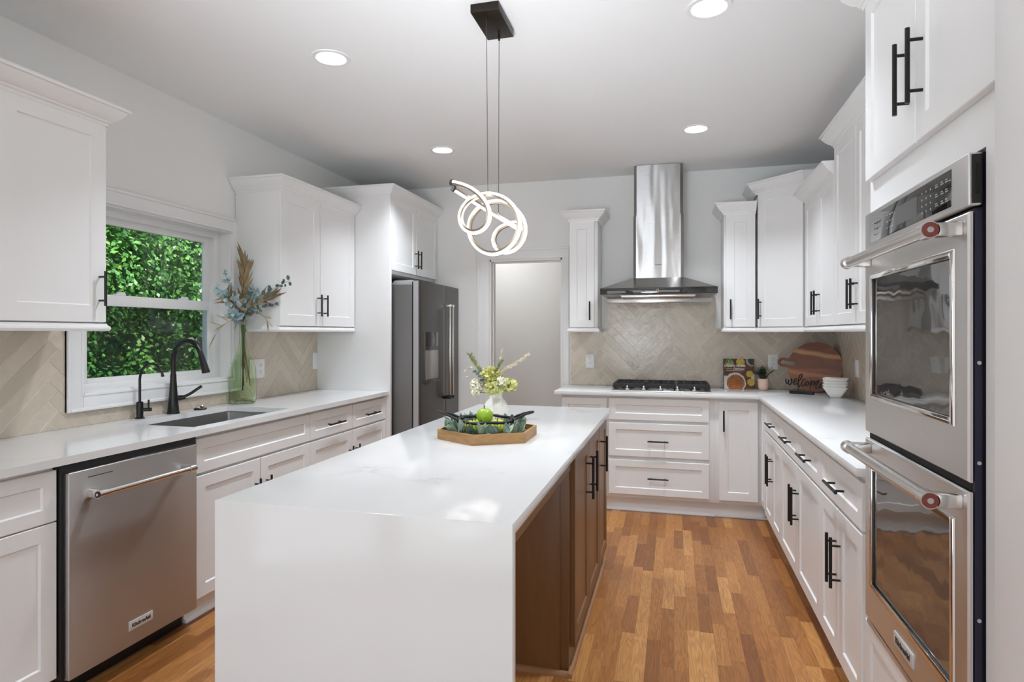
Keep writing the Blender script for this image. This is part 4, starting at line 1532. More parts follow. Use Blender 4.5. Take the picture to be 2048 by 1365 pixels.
# ================================================================ ISLAND
ix0, ix1, iy0, iy1 = -1.192, -.365, 1.385, 3.690
mb = MB()
sec = [(iy0, 0), (iy0, .914), (iy1, .914), (iy1, .884), (iy0+.030, .884), (iy0+.030, 0)]
mb.prism(sec, ix0, ix1, 'yzx', .002)
tag(mb.build('island_countertop', 'quartz', smooth=25), 'white quartz waterfall top of the kitchen island', 'countertop')

il = thing('island_cabinet', 'brown stained wood cabinet under the white island top', 'cabinet', (-.385, 2.420, 0), pi/2)
# local x = world +y, local y = into the island (world -x)
ID = -.385-ix0-.035
IL = iy1-.02-2.420
mb = MB(); mb.box(0, IL, .021, ID, .112, .883, .0015); mb.box(.0, IL, .021, ID, 0, .112); mb.build('cabinet_box', 'island_wood', il)
mb = MB(); mb.box(-.012, 0, .055, ID-.02, .0, .883, .001); mb.build('end_panel', 'island_wood', il)
fr_ = [(.030, .445), (.449, .860), (.864, 1.228)]
spec = [('door', fr_[0][0], fr_[0][1], .095, .868, (fr_[0][1]-.105, .71, .19, 'z')), ('door', fr_[1][0], fr_[1][1], .095, .868, (fr_[1][0]+.04, .71, .19, 'z')),
        ('door', fr_[2][0], fr_[2][1], .095, .868, (fr_[2][0]+.05, .71, .19, 'z'))]
fronts(il, spec, 'island_wood')
mb = MB(); mb.box(-1.000, -.0125, .012, .032, .818, .883, .001); mb.build('apron_rail', 'island_wood', il)
mb = MB()
q = [(.021, 0), (.021, .020)]+[(.021-.017*sin(radians(t)), .020*cos(radians(t))) for t in (20, 40, 60, 80, 90)]
mb.prism(q, -.028, IL, 'yzx')
q = [(-.012, 0), (-.012, .020)]+[(-.012-.017*sin(radians(t)), .020*cos(radians(t))) for t in (20, 40, 60, 80, 90)]
mb.prism(q, .004, ID, 'xzy')
mb.build('shoe_molding', 'island_shoe', il)

# ================================================================ PENDANT
pl = thing('pendant_light', 'looping glowing LED pendant light hung on two cords over the island', 'pendant light', (-.746, 2.502, CH))
mb = MB(); mb.box(-.060, .060, -.122, .122, -.036, -.0005, .002); mb.build('canopy', 'bronze_black', pl)
PP = [(-0.896,2.420,1.994),(-0.852,2.410,1.986),(-0.806,2.400,1.966),(-0.761,2.390,1.933),(-0.730,2.380,1.890),(-0.715,2.380,1.853),(-0.715,2.380,1.817),(-0.738,2.390,1.786),(-0.779,2.410,1.771),(-0.819,2.430,1.774),(-0.862,2.460,1.794),(-0.896,2.490,1.831),(-0.911,2.520,1.872),(-0.903,2.530,1.909),(-0.874,2.520,1.937),(-0.832,2.500,1.951),(-0.783,2.460,1.952),(-0.739,2.430,1.944),(-0.694,2.420,1.934),(-0.656,2.420,1.916),(-0.626,2.420,1.883),(-0.605,2.420,1.842),(-0.598,2.420,1.799),(-0.609,2.420,1.757),(-0.635,2.430,1.725),(-0.672,2.440,1.698),(-0.720,2.460,1.685),(-0.764,2.480,1.690),(-0.810,2.500,1.713),(-0.850,2.520,1.751),(-0.875,2.540,1.797),(-0.882,2.560,1.843),(-0.874,2.580,1.889),(-0.847,2.590,1.921),(-0.813,2.600,1.945),(-0.772,2.600,1.953),(-0.732,2.590,1.947),(-0.689,2.580,1.929),(-0.650,2.570,1.897),(-0.621,2.570,1.860),(-0.608,2.570,1.815),(-0.616,2.570,1.770),(-0.642,2.580,1.735),(-0.684,2.590,1.712),(-0.723,2.600,1.707),(-0.759,2.620,1.724),(-0.785,2.640,1.749),(-0.802,2.660,1.787),(-0.794,2.670,1.821),(-0.770,2.670,1.847),(-0.735,2.670,1.859),(-0.695,2.660,1.857),(-0.663,2.645,1.847),(-0.649,2.625,1.831),(-0.664,2.620,1.826),(-0.697,2.612,1.845),(-0.732,2.603,1.866),(-0.764,2.588,1.887),(-0.796,2.570,1.907),(-0.823,2.540,1.924),(-0.850,2.510,1.941),(-0.876,2.480,1.958),(-0.898,2.440,1.972)]
# even out hand-taken points
PV = [Vector(q) for q in PP]
for _ in range(3):
    PV = [PV[0]]+[PV[i]*.5+(PV[i-1]+PV[i+1])*.25 if abs(i-53) > 2 else PV[i] for i in range(1, len(PV)-1)]+[PV[-1]]
PS = [q-Vector((-.746, 2.502, CH)) for q in spline(PV, 4)]


def sweep(prof):
    mb = MB()
    rings = []
    for i, q in enumerate(PS):
        t = (PS[min(i+1, len(PS)-1)]-PS[max(i-1, 0)]).normalized()
        n = Vector((0, -1, 0))
        n = (n-t*n.dot(t)).normalized()
        inn = t.cross(n)
        rings.append([mb.v(q+inn*a+n*b) for a, b in prof])
    for A, B in zip(rings, rings[1:]):
        mb.bridge(A, B)
    mb.f(rings[0][::-1]); mb.f(rings[-1])
    bmesh.ops.recalc_face_normals(mb.bm, faces=mb.bm.faces[:])
    return mb


mc = sweep([(.0005, -.0098), (.0095, -.0098), (.0095, .0088), (.0005, .0088)]).build('metal_channel', 'champagne_metal', pl, smooth=40)
sweep([(.0005, -.0090), (.0005, .0092), (-.004, .0098), (-.0080, .0080), (-.0098, .003), (-.0098, -.004), (-.0080, -.008), (-.004, -.0095)]).build('diffuser', 'pendant_diffuser', pl, smooth=50)
for q, d_ in ((PS[0], PS[0]-PS[3]), (PS[-1], PS[-1]-PS[-4])):
    d_ = d_.normalized()
    mb = MB(); mb.cyl(q-d_*.001, q+d_*.009, .0135, 20); mb.build('end_cap', 'cord_dark', pl)
c1 = min(PS[60:80], key=lambda q: abs(q.x+.004)+abs(q.y+.08)*.1)
bar = PS[-40:-4]
c2 = min(bar, key=lambda q: abs(q.x-0.0))
for (x, y), e_ in (((-.004, -.082), c1), ((0., .096), c2)):
    mb = MB()
    mb.tube([(x, y, -.036), e_], .0013, 8)
    mb.build('cord', 'cord_dark', pl)
    mb = MB()
    mb.cyl((x, y, -.036), (x, y, -.056), .006, 14, .004); mb.build('cord_grip', 'black_metal', pl)
mb = MB(); mb.cyl(c2+Vector((0, 0, .004)), c2+Vector((0, 0, .016)), .005, 12); mb.build('cord_clip', 'steel_bright', pl)

# ================================================================ DECOR
CT = .9145
_f, _th = 1225., math.atan(324/1225)


def at(u, v, y=None, x=None):
    """point of the photo's sight line (u, v) at depth y (or at x)"""
    a, b = u-1024, 667-v
    r = Vector((-sin(_th)*_f+cos(_th)*a, cos(_th)*_f+sin(_th)*a, b))
    t = y/r.y if y is not None else x/r.x
    return Vector((r.x*t, r.y*t, 1.362+r.z*t))


# ---- hexagonal tray
tr = thing('tray', 'hexagonal light wood tray on the island', 'tray', (-.777, 2.534, CT))
mb = MB()
R = .220
hexo = [(R*cos(radians(-90+60*i)), R*sin(radians(-90+60*i))) for i in range(6)]
hexi = [(p[0]*.945, p[1]*.945) for p in hexo]
ol = [mb.v((x, y, 0)) for x, y in hexo]
ot = [mb.v((x, y, .042)) for x, y in hexo]
it = [mb.v((x, y, .042)) for x, y in hexi]
ib = [mb.v((x, y, .008)) for x, y in hexi]
mb.bridge(ol, ot); mb.bridge(ot, it); mb.bridge(it, ib)
mb.f(ol[::-1])
mb.build('tray_wall', 'tray_wood', tr, smooth=0)
mb = MB(); mb.poly([(x, y, .0085) for x, y in hexi]); mb.build('tray_floor', 'stem_brown', tr, smooth=0)

# ---- wire basket
bx, by = -.785, 2.530
bk = thing('wire_basket', 'black wire basket with two handles holding green apples in the tray', 'basket', (bx, by, CT+.0095), _th)
mb = MB()
n = 48
rz = .066
pts = [(.120*cos(2*pi*i/n), .122*sin(2*pi*i/n), rz+.002*sin(7*i)) for i in range(n)]
mb.tube(pts, [.0066+.0008*sin(i*2.3) for i in range(n)], 10, closed=True)
mb.build('rim', 'wire_black', bk)
mb = MB()
n = 24
lev = [(.118, rz), (.117, .048), (.108, .036), (.104, .022), (.088, .012), (.080, .003)]
for i in range(n):
    for s_ in (-1, 1):
        pp = []
        for k, (r, z) in enumerate(lev):
            sh_ = (0, 0, 1, 1, 2, 2)[k]
            a = 2*pi*(i+s_*.25*(1 if sh_ % 2 else -1))/n
            pp.append((r*cos(a), r*sin(a), z))
        mb.tube(pp, .0011, 5)
mb.tube([(.080*cos(2*pi*i/24), .080*sin(2*pi*i/24), .003) for i in range(24)], .0025, 6, closed=True)
mb.build('wire_mesh', 'wire_black', bk)
for s_ in (-1, 1):
    mb = MB()
    pts = spline([(s_*.108, -.050, rz-.004), (s_*.135, -.038, rz+.010), (s_*.170, -.022, rz+.024), (s_*.198, -.010, rz+.031), (s_*.203, .0, rz+.032), (s_*.198, .010, rz+.031), (s_*.170, .022, rz+.024), (s_*.135, .038, rz+.010), (s_*.108, .050, rz-.004)], 4)
    mb.tube(pts, [.0052+.0006*sin(i*2.1) for i in range(len(pts))], 8)
    for q in (-.05, .05):
        mb.tube([(s_*.104, q-.010, rz-.004), (s_*.112, q, rz+.008), (s_*.117, q+.008, rz-.006)], .0075, 8)
    mb.build('handle', 'wire_black', bk)


# ---- apples
def apple(label, loc, r, m, rz):
    a = thing('apple', label, 'apple', loc, rz, 'green apples in the wire basket')
    mb = MB()
    prof = []
    for i in range(19):
        t = pi*i/18
        rr = r*sin(t)*(1+.06*cos(t))
        z = -r*.93*cos(t)
        if i <= 3:
            z += r*.10*(1-i/3)
        if i >= 14:
            z -= r*.30*((i-14)/4)**1.6
        prof.append((max(0, rr), z))
    mb.lathe(prof, (0, 0, 0), 32, lambda an, rr, z: 1+.018*cos(5*an)*(1 if z < 0 else .5))
    mb.build('flesh', m, a, smooth=80)
    mb = MB(); mb.tube(spline([(0, 0, r*.56), (.001, 0, r*.85), (-.003, .001, r*1.22)], 4), .0018, 8); mb.build('stem', 'stem_brown', a)
    return a


zb = CT+.047
apple('bright green apple on top of the pile in the basket', (-.790, 2.525, zb+.046), .0365, 'apple_green', .5)
for k, (lab, an) in enumerate((('yellow-green apple at the left of the basket, under the top apple', 200), ('yellow-green apple at the front of the basket, under the top apple', 268),
                               ('yellow-green apple at the right of the basket, under the top apple', 340), ('yellow-green apple at the back right of the basket', 52), ('yellow-green apple at the back left of the basket', 128))):
    apple(lab, (bx+.060*cos(radians(an)), by+.060*sin(radians(an)), zb-.004), .0345, 'apple_yellow' if k != 1 else 'apple_green', k)

# ---- sage garland lying in the tray around the basket
gl = thing('leaf_garland', 'dusty green leaf garland in the tray around the basket', 'garland', (bx, by, CT+.012))
rg = random.Random(11)
mb = MB()
mb.tube([((.150+.006*sin(3*a))*cos(a), (.150+.006*sin(3*a))*sin(a), .012+.004*sin(5*a)) for a in [2*pi*i/60 for i in range(60)]], .003, 6, closed=True)
mb.build('vine', 'stem_olive', gl)
for part, m_, cnt, rnd_ in (('leaf_cluster', 'sage_leaf', 74, 3), ('leaf_cluster', 'sage_deep', 34, 5)):
    mb = MB()
    rg = random.Random(rnd_)
    for i in range(cnt):
        a = 2*pi*(i+rg.random()*.8)/cnt
        r = rg.uniform(.136, .158)
        out_ = rg.uniform(-.55, .9)
        d = Vector((cos(a+out_*1.2), sin(a+out_*1.2), rg.uniform(.0, .95)))
        L = rg.uniform(.042, .066)
        p = Vector((r*cos(a), r*sin(a), rg.uniform(.008, .026)))
        # keep the tips above the tray and inside a hand's width of its wall
        tip = p+d.normalized()*L
        if tip.xy.length > .186:
            d.x *= .3; d.y *= .3; d.z += .5
        if tip.xy.length < .128:
            d = Vector((cos(a+.9)*.5+cos(a)*.4, sin(a+.9)*.5+sin(a)*.4, .55))
        mb.leaf(p, d, (rg.uniform(-.5, .5), rg.uniform(-.5, .5), 1), L, L*rg.uniform(.42, .56), rg.uniform(.1, .45), .16)
    # taller leaves at the back and the two ends
    for a_, h in ((2.0, .9), (2.35, .7), (1.15, .8), (.25, .9), (.45, .6), (2.9, .7), (3.3, .6), (-.2, .5), (-2.2, .6), (-1.25, .9)):
        a = a_+rg.uniform(-.15, .15)
        p = Vector((.146*cos(a), .146*sin(a), .018))
        mb.leaf(p, (cos(a)*.35+rg.uniform(-.2, .2), sin(a)*.35, h), (cos(a), sin(a), .2), rg.uniform(.045, .058), .030, .2, .18)
    mb.build(part, m_, gl, smooth=60)

# ---- ribbed white vase with bouquet
vx, vy = -.905, 3.085
vs = thing('vase', 'white ribbed ceramic vase on the island behind the tray', 'vase', (vx, vy, CT))
mb = MB()


def rib(a, r, z):
    k = 1 if z < .10 else 0
    return 1+.035*k*abs(sin(9*a+z*14))


mb.lathe([(0, 0), (.050, 0), (.056, .006), (.063, .025), (.0655, .048), (.061, .072), (.050, .092), (.040, .104), (.036, .110), (.0345, .125), (.0365, .137), (.033, .1365), (.031, .125), (.032, .108), (.05, .07), (.045, .01), (0, .008)], seg=108, fn=rib)
mb.build('vase_body', 'ceramic_white', vs, smooth=50)

VN = Vector((vx, vy, CT+.12))      # mouth of the vase


def floret(mb, c, r, rnd):
    nn = Vector((rnd.uniform(-1, 1), rnd.uniform(-1.3, .2), rnd.uniform(-.3, 1))).normalized()
    u = nn.orthogonal().normalized()
    w = nn.cross(u)
    for k in range(4):
        a = pi/2*k+rnd.random()*.4
        d = u*cos(a)+w*sin(a)+nn*.25
        mb.leaf(c, d, nn, r, r*.95, .25, .1, 'round', 3)


def blossom(label, u, v, y, rx, rzv, cnt, m, seed, fr=.011):
    t = thing('hydrangea_stem', label, 'flower', VN, 0, 'hydrangea heads in the white vase')
    c = at(u, v, y)-VN
    rnd = random.Random(seed)
    mb = MB(); mb.tube(spline([(0, 0, -.10), (0, 0, 0), c*.6+Vector((0, 0, .005)), c], 4), .0022, 6); mb.build('stem', 'twig_green', t)
    mb = MB()
    cnt = int(cnt*1.6)
    for i in range(cnt):
        d = Vector((rnd.gauss(0, 1), rnd.gauss(0, 1), rnd.gauss(0, 1))).normalized()
        k = rnd.uniform(.6, 1.)
        floret(mb, c+Vector((d.x*rx*k, d.y*rx*.8*k, d.z*rzv*k))*1.15, fr*rnd.uniform(.7, 1.15), rnd)
    mb.build('blossom', m, t, smooth=60)


blossom('large yellow-green hydrangea head at the top middle of the bouquet', 984, 752, 3.07, .050, .040, 130, 'flower_green', 1)
blossom('yellow-green hydrangea head at the right side of the bouquet', 1014, 770, 3.06, .048, .030, 105, 'flower_green', 2)
blossom('yellow-green hydrangea head low at the front middle of the bouquet', 988, 777, 3.02, .040, .030, 95, 'flower_green', 3)
blossom('pale green hydrangea head at the left side of the bouquet', 955, 771, 3.06, .034, .030, 85, 'flower_pale', 4, .012)
blossom('small creamy flower drooping at the lower left of the bouquet', 950, 785, 3.03, .012, .012, 12, 'flower_pale', 5, .016)
blossom('small pale flower cluster at the front right of the bouquet', 1001, 764, 3.00, .018, .020, 18, 'flower_pale', 6, .016)


def plume(label, pts, y, m, seed, n=60, w=.02):
    t = thing('plume_stem', label, 'dried flower', VN, 0, 'feathery plumes in the white vase')
    P = [at(u, v, y)-VN for u, v in pts]
    path = spline([Vector((0, 0, -.09)), Vector((0, 0, 0))]+P, 8)
    rnd = random.Random(seed)
    mb = MB(); mb.tube(path, .0012, 5); mb.build('stem', 'twig_green', t)
    mb = MB()
    L0 = len(path)
    for i in range(n):
        k = rnd.uniform(.42, .99)
        i0 = int(k*(L0-1))
        p = path[i0]
        tg = (path[min(i0+1, L0-1)]-path[max(i0-1, 0)]).normalized()
        side = Vector((rnd.uniform(-1, 1), rnd.uniform(-1, 1), rnd.uniform(-1, 1)))
        d = (tg*1.3+side*.55).normalized()
        mb.leaf(p, d, side.orthogonal(), w*rnd.uniform(.6, 1.2)*(1.15-k*.5), .0042, .2, 0, 'long', 3)
    mb.build('plume', m, t, smooth=60)


plume('cream feathery plume sweeping to the upper right of the bouquet', [(1002, 748), (1030, 728), (1055, 711)], 3.06, 'plume_cream', 1, 170, .034)
plume('thin cream plume standing straight up in the bouquet', [(998, 745), (1001, 722), (1004, 697)], 3.09, 'plume_cream', 2, 70, .022)
plume('cream plume drooping to the upper left of the bouquet', [(968, 742), (948, 735), (928, 743)], 3.08, 'flower_pale', 3, 60, .020)
plume('short cream plume pointing left, low in the bouquet', [(962, 762), (944, 755), (925, 754)], 3.05, 'plume_cream', 4, 60, .016)


def twig(label, pts, y, m, seed, n=14, L=.022, W=.011, name='leafy_twig', grp='leafy twigs in the white vase'):
    t = thing(name, label, 'twig', VN, 0, grp)
    P = [at(u, v, y)-VN for u, v in pts]
    path = spline([Vector((0, 0, -.09)), Vector((0, 0, 0))]+P, 8)
    rnd = random.Random(seed)
    mb = MB(); mb.tube(path, .0014, 6); mb.build('stem', 'stem_olive', t)
    mb = MB()
    for i in range(n):
        k = .5+.5*i/n
        i0 = min(int(k*(len(path)-1)), len(path)-2)
        tg = (path[i0+1]-path[i0]).normalized()
        for s_ in (-1, 1):
            d = tg*.8+Vector((s_*.8, rnd.uniform(-.5, .5), rnd.uniform(-.1, .4)))
            mb.leaf(path[i0], d, (0, -1, .3), L*rnd.uniform(.7, 1.1), W, .2, .1)
    mb.build('leaves', m, t, smooth=60)


twig('olive leafy twig leaning to the upper left of the bouquet', [(967, 752), (952, 730), (937, 707)], 3.07, 'twig_green', 5)
twig('short green twig between the two upper plumes', [(990, 750), (998, 732), (1006, 720)], 3.05, 'twig_green', 6, 8, .014, .009)
twig('dark round-leaved twig at the left, half hidden in the bouquet', [(966, 762), (956, 750), (947, 742)], 3.04, 'eucalyptus_dark', 7, 4, .018, .016)

# ---- green glass bottle with branches
gx, gy = -2.668, 3.352
gb = thing('glass_bottle', 'tall green glass bottle vase on the counter right of the sink', 'vase', (gx, gy, CT))
mb = MB()
outer = [(0, .004), (.060, .001), (.073, .006), (.0785, .018), (.0785, .195), (.077, .220), (.070, .250), (.052, .292), (.036, .328), (.027, .362), (.0235, .400), (.0225, .50), (.0235, .525), (.0275, .532), (.0275, .548), (.025, .552)]
inner = [(.0205, .550), (.0195, .50), (.0205, .40), (.024, .364), (.033, .330), (.049, .294), (.067, .251), (.074, .220), (.0752, .195), (.0752, .026), (.068, .016), (.040, .020), (0, .030)]
mb.lathe(outer+inner, seg=56)
bmesh.ops.recalc_face_normals(mb.bm, faces=mb.bm.faces[:])
mb.build('bottle_body', 'bottle_glass', gb, smooth=50)
GN = Vector((gx, gy, CT+.53))


def branch(name, label, cat, grp, pts, x, foot, stem_m, stem_r, leafs, seed):
    """pts: (u,v) way-points; leafs: list of (material, kind, count, from_k, L, W, spread)"""
    t = thing(name, label, cat, GN, 0, grp)
    P = []
    for j, (u, v) in enumerate(pts):
        P.append(at(u, v, x=x+(gx-x)*(1-(j+1)/len(pts))*.5)-GN)
    rnd = random.Random(seed)
    ox, oy = rnd.uniform(-.006, .006), rnd.uniform(-.006, .006)
    path = spline([Vector(foot), Vector((ox, oy, -.13)), Vector((ox, oy, .0))]+P, 8)
    nfoot = 16
    mb = MB(); mb.tube(path, [stem_r*(1-.6*i/len(path)) for i in range(len(path))], 6); mb.build('stem', stem_m, t)
    for m, kind, cnt, k0, L, W, spread in leafs:
        cnt = int(cnt*(1.7 if kind == 'round' else 1.3))
        L = L*1.12
        W = W*(1. if kind == 'round' else 1.35)
        k0 = k0*.7
        mb = MB()
        for i in range(cnt):
            k = k0+(1-k0)*(i+rnd.random()*.6)/cnt
            i0 = min(nfoot+int(k*(len(path)-1-nfoot)), len(path)-2)
            p = path[i0]
            tg = (path[i0+1]-path[i0]).normalized()
            a = rnd.uniform(0, 6.28)
            u_ = tg.orthogonal().normalized()
            w_ = tg.cross(u_)
            for s_ in ((0, pi) if kind == 'round' else (0,)):
                sd_ = u_*cos(a+s_)+w_*sin(a+s_)
                sd_.x = max(sd_.x, -.5)
                d = (tg*(1-spread)+sd_*spread).normalized()
                l = L*rnd.uniform(.75, 1.15)*(1-.35*k if kind == 'round' else 1)
                if kind == 'round':
                    q = p+sd_*.006
                    mb.leaf(q, d, Vector((.7, -.5, .3))+sd_*.3, l, l*W, rnd.uniform(.0, .3), .06, 'round', 5)
                else:
                    mb.leaf(p, d, Vector((.6, -.6, .2)), l, W, rnd.uniform(-.1, .5), .2, 'long', 8)
        mb.build('leaves', m, t, smooth=60)
    return t


EU, DR = 'eucalyptus branches in the glass bottle', 'dried long-leaf branches in the glass bottle'
R_ = 'round'
branch('eucalyptus_branch', 'pale blue eucalyptus branch reaching to the upper left of the bottle', 'branch', EU, [(472, 600), (458, 568), (448, 541)], -2.60, (-.01, .0, -.30), 'stem_olive', .0022, [('eucalyptus_blue', R_, 7, .25, .036, .8, .75)], 1)
branch('eucalyptus_branch', 'pale blue eucalyptus branch reaching far left, in front of the window casing', 'branch', EU, [(470, 612), (450, 592), (433, 575)], -2.56, (0, .01, -.31), 'stem_olive', .0022, [('eucalyptus_blue', R_, 8, .2, .038, .8, .75)], 2)
branch('eucalyptus_branch', 'pale blue eucalyptus cluster hanging low at the bottle mouth', 'branch', EU, [(477, 636), (467, 628), (455, 627)], -2.57, (.01, 0, -.25), 'stem_olive', .0022, [('eucalyptus_blue', R_, 8, .1, .036, .85, .8)], 3)
branch('eucalyptus_branch', 'blue-grey eucalyptus branch in the middle, facing the room', 'branch', EU, [(492, 612), (503, 590), (511, 574)], -2.55, (-.01, .01, -.36), 'stem_olive', .0022, [('eucalyptus_blue', R_, 7, .3, .040, .85, .8)], 4)
branch('eucalyptus_branch', 'dark green eucalyptus branch reaching to the upper right, against the cabinet side', 'branch', EU, [(497, 598), (517, 564), (546, 534)], -2.64, (.02, .02, -.38), 'stem_olive', .0022, [('eucalyptus_dark', R_, 12, .35, .030, .85, .75)], 5)
branch('eucalyptus_branch', 'long dark eucalyptus branch reaching far right, across the cabinet door', 'branch', EU, [(505, 612), (541, 582), (580, 561)], -2.36, (.03, .03, -.42), 'stem_olive', .0026, [('eucalyptus_dark', R_, 8, .45, .038, .7, .75)], 6)
branch('eucalyptus_branch', 'short blue-grey eucalyptus branch to the right, low over the tile', 'branch', EU, [(508, 622), (532, 612), (562, 606)], -2.44, (.02, .01, -.4), 'stem_olive', .0022, [('eucalyptus_dark', R_, 8, .35, .026, .85, .75)], 7)
branch('dried_branch', 'tall brown dried long-leaf branch standing up the middle of the arrangement', 'branch', DR, [(487, 600), (488, 560), (490, 528)], -2.62, (0, -.005, -.45), 'stem_brown', .0040, [('dried_leaf', 'long', 30, .12, .115, .014, .30)], 8)
branch('dried_branch', 'brown dried leaves spreading right of the bottle mouth', 'branch', DR, [(500, 618), (520, 604), (540, 596)], -2.46, (.0, .005, -.42), 'stem_brown', .0030, [('dried_leaf', 'long', 13, .2, .115, .014, .35)], 9)
branch('dried_branch', 'brown dried leaves spreading left of the bottle mouth', 'branch', DR, [(478, 622), (465, 604), (452, 590)], -2.58, (.0, .0, -.40), 'stem_brown', .0030, [('dried_leaf', 'long', 12, .1, .10, .013, .4)], 10)
branch('dried_branch', 'thin bare dried stem drooping left in front of the window', 'branch', DR, [(468, 640), (448, 650), (428, 672)], -2.50, (.0, .0, -.2), 'dried_leaf', .0020, [('dried_leaf', 'long', 5, .3, .10, .005, .5)], 12)
branch('dried_branch', 'knobbly dried twig drooping to the lower right of the bottle mouth', 'branch', DR, [(505, 622), (525, 632), (545, 654)], -2.46, (.0, .01, -.2), 'dried_leaf', .0030, [('dried_leaf', 'long', 4, .1, .06, .009, .5)], 13)

# ---- cookbook
ckb = thing('cookbook', 'upright cookbook with a fried chicken cover leaning on the back tile', 'book', (.392, 5.218, CT))
TB = Matrix.Rotation(radians(-14), 4, 'X')
bw, bh, bt = .232, .247, .016
mb = MB(); mb.box(0, bw, 0, .0025, 0, bh, .0006, M=TB); cv = mb.build('front_cover', 'cookbook_cover', ckb, smooth=0)
mb = MB(); mb.box(-.003, .0, 0, bt, 0, bh, .0008, M=TB); mb.box(0, bw, bt-.0025, bt, 0, bh, .0006, M=TB); mb.build('spine', 'book_navy', ckb, smooth=0)
mb = MB(); mb.box(0, bw-.004, .0026, bt-.0026, .003, bh-.003, M=TB); mb.build('pages', 'page_white', ckb, smooth=0)
text('cover_title', 'DOWN HOME', cv, 'text_white', .027, TB @ Matrix.Translation((.085, -.0004, .188)) @ FACE, .0002, bold=.0006, sx=.92)
text('cover_subtitle', 'Delicious', cv, 'text_white', .024, TB @ Matrix.Translation((.113, -.0004, .164)) @ FACE, .0002, shear=.35, bold=.0005, sx=.95)
mb = MB()
for x0, x1, z0, z1 in ((.018, .065, .1640, .1658), (.018, .148, .1480, .1500)):
    mb.box(x0, x1, -.0006, .0, z0, z1, M=TB)
mb.build('cover_lettering', 'text_white', cv)

# ---- potted herb
pp_ = at(1526.5, 780, 5.165)
pt = thing('potted_plant', 'small bushy green plant in a pale terracotta pot', 'plant', (pp_.x, pp_.y, CT))
mb = MB(); mb.lathe([(0, 0), (.024, 0), (.031, .005), (.037, .025), (.0395, .055), (.0395, .078), (.0412, .080), (.0412, .090), (.037, .090), (.036, .078), (0, .076)], seg=32); mb.build('pot', 'terracotta', pt, smooth=40)
mb = MB(); mb.lathe([(.0355, .080), (0, .082)], seg=20); mb.build('soil', 'soil', pt)
rg = random.Random(31)
ms, ml, md_ = MB(), MB(), MB()
for i in range(64):
    a = rg.uniform(0, 6.28)
    sp_ = rg.uniform(.1, 1.)
    H_ = rg.uniform(.055, .105)*(1.1-.45*sp_)+(.05 if i in (3, 7, 12) else 0)
    R2 = .088*sp_
    tip = Vector((R2*cos(a), R2*.75*sin(a), .085+H_))
    base = Vector((.015*cos(a), .015*sin(a), .082))
    path = spline([base, base*.55+tip*.45+Vector((0, 0, .015)), tip], 4)
    ms.tube(path, .0009, 4)
    for k in range(2, len(path)):
        for s_ in range(3):
            b = rg.uniform(0, 6.28)
            (ml if rg.random() < .6 else md_).leaf(path[k], (cos(b), sin(b), rg.uniform(-.1, .8)), (0, 0, 1), rg.uniform(.012, .019), .0085, .2, .1, 'oval', 3)
ms.build('stems', 'stem_olive', pt)
ml.build('leaves', 'herb_leaf', pt, smooth=60)
md_.build('leaves', 'eucalyptus_dark', pt, smooth=60)

# ---- round acacia board
br = radians(-20)
bd = thing('cutting_board', 'round acacia wood cutting board with a slotted handle, leaning in the corner', 'cutting board', (1.028, 5.085, CT), br)
TL_ = Matrix.Rotation(radians(-9), 4, 'X')
r0 = .192
ha = radians(172)
hu, hv = Vector((cos(ha), 0, sin(ha))), Vector((-sin(ha), 0, cos(ha)))
cz = r0
hw_, hl = .036, .268
j = math.asin(hw_/r0)
outl = [Vector((r0*cos(ha+j+(2*pi-2*j)*i/72), 0, r0*sin(ha+j+(2*pi-2*j)*i/72))) for i in range(73)]
outl += [hu*(hl-hw_+hw_*sin(pi*i/12))-hv*(hw_*cos(pi*i/12)) for i in range(13)]
slot = [hu*(hl-hw_+.016*sin(pi*i/10))-hv*(.016*cos(pi*i/10)) for i in range(11)]+[hu*(.135-.016*sin(pi*i/10))+hv*(.016*cos(pi*i/10)) for i in range(11)]
mb = MB()
loops = []
for lp in (outl, slot):
    vs_ = [mb.v((q.x, 0, q.z)) for q in lp]
    es_ = [mb.bm.edges.new((vs_[i], vs_[(i+1) % len(vs_)])) for i in range(len(vs_))]
    loops += es_
gm = bmesh.ops.triangle_fill(mb.bm, use_beauty=True, use_dissolve=False, edges=loops)
fcs = [f for f in gm['geom'] if isinstance(f, bmesh.types.BMFace)]
ex = bmesh.ops.extrude_face_region(mb.bm, geom=fcs)
bmesh.ops.translate(mb.bm, vec=(0, .020, 0), verts=[v for v in ex['geom'] if isinstance(v, bmesh.types.BMVert)])
bmesh.ops.recalc_face_normals(mb.bm, faces=mb.bm.faces[:])
bo = mb.build('board', 'acacia', bd, smooth=30)
bo.matrix_local = TL_ @ Matrix.Translation((0, 0, cz))

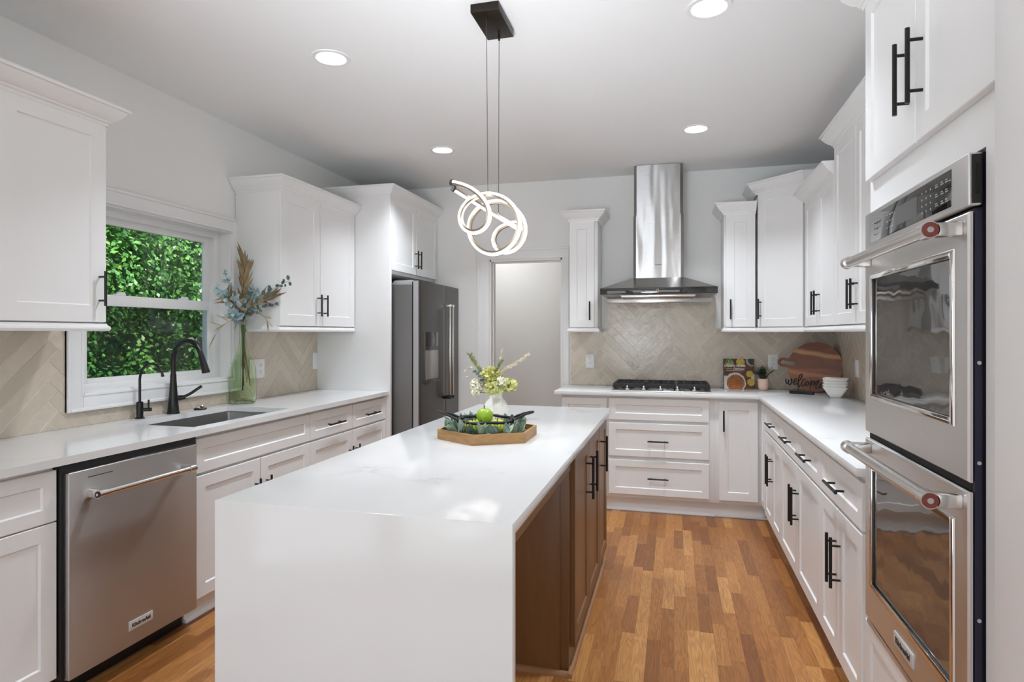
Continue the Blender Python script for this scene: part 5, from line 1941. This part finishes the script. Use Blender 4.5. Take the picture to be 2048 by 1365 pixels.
# ---- welcome sign
sg = thing('welcome_sign', 'black script welcome sign on a block base before the round board', 'sign', (.837, 4.944, CT), atan2(-.5145, .8575))
mb = MB(); mb.box(0, .168, -.016, .016, 0, .021, .0015); mb.build('sign_base', 'black_metal', sg)
ST = [[(-0.031,1.024),(-0.033,1.005),(-0.028,0.987),(-0.018,0.989),(-0.012,1.016),(-0.013,0.995),(-0.009,0.978),(-0.002,0.976),(0.008,0.989),(0.012,1.011),(0.011,1.025),(0.008,1.019),(0.011,1.000),(0.022,0.997),(0.040,1.004),(0.049,1.021),(0.042,1.028),(0.030,1.012),(0.026,0.994),(0.030,0.981),(0.040,0.985),(0.058,0.999),(0.075,1.022),(0.087,1.045),(0.088,1.060),(0.078,1.061),(0.067,1.042),(0.060,1.014),(0.059,0.988),(0.062,0.966),(0.069,0.966),(0.076,0.978)],
      [(0.110,1.017),(0.109,1.024),(0.098,1.023),(0.087,1.001),(0.085,0.982),(0.093,0.973),(0.105,0.978),(0.116,0.997),(0.119,1.013)],
      [(0.121,1.010),(0.116,0.995),(0.118,0.980),(0.128,0.979),(0.137,0.992),(0.135,1.007),(0.126,1.012),(0.120,1.002)],
      [(0.137,0.996),(0.151,0.990),(0.153,1.023),(0.150,0.975),(0.163,1.005),(0.175,1.017),(0.177,0.998),(0.175,0.985),(0.189,1.006),(0.203,1.020),(0.208,1.018),(0.196,0.992),(0.187,0.977),(0.191,0.963),(0.203,0.965),(0.217,0.982),(0.234,0.998),(0.237,1.005),(0.223,1.003),(0.217,0.986),(0.215,0.968),(0.225,0.967),(0.237,0.975),(0.249,0.984)]]
mb = MB()
for st in ST:
    for yy in (-.0022, .0022):
        pa = spline([(s_*.97, yy, (z-CT)*.97+.003) for s_, z in st], 5)
        mb.tube(pa, [.0029+.0012*abs(sin(i*.21)) for i in range(len(pa))], 7)
mb.build('lettering', 'black_metal', sg)
mb = MB()
for x in (.057, .144):
    mb.cyl((x, 0, .020), (x, 0, .066), .0021, 8)
mb.build('support_rods', 'black_metal', sg)

# ---- stacked square bowls
bn = ['lowest of the four stacked white square bowls', 'second from the bottom of the stacked white square bowls', 'third from the bottom of the stacked white square bowls', 'topmost of the four stacked white square bowls']
b0 = None
for i in range(4):
    loc = (1.092, 4.715, CT+.0195*i)
    if b0 is None:
        b0 = thing('bowl', bn[0], 'bowl', loc, radians(-15), 'white square bowls stacked in the corner')
        mb = MB()

        def sq(h, z, r=.012):
            out = []
            for qx, qy, a0 in ((1, 1, 0), (-1, 1, 90), (-1, -1, 180), (1, -1, 270)):
                for t in (0, 30, 60, 90):
                    a = radians(a0+t)
                    out.append(mb.v((qx*(h-r)+r*cos(a), qy*(h-r)+r*sin(a), z)))
            return out
        Ls = [sq(.034, 0), sq(.037, .004), sq(.079, .072, .016), sq(.0795, .075, .016), sq(.0765, .075, .015), sq(.034, .009), ]
        for A, B in zip(Ls, Ls[1:]):
            mb.bridge(A, B)
        mb.f(Ls[0][::-1]); mb.f(Ls[-1])
        mb.build('bowl_body', 'bowl_white', b0, smooth=40)
    else:
        copy_thing(b0, loc, radians(-15+(-1.5, 1, -1)[i-1]), bn[i])
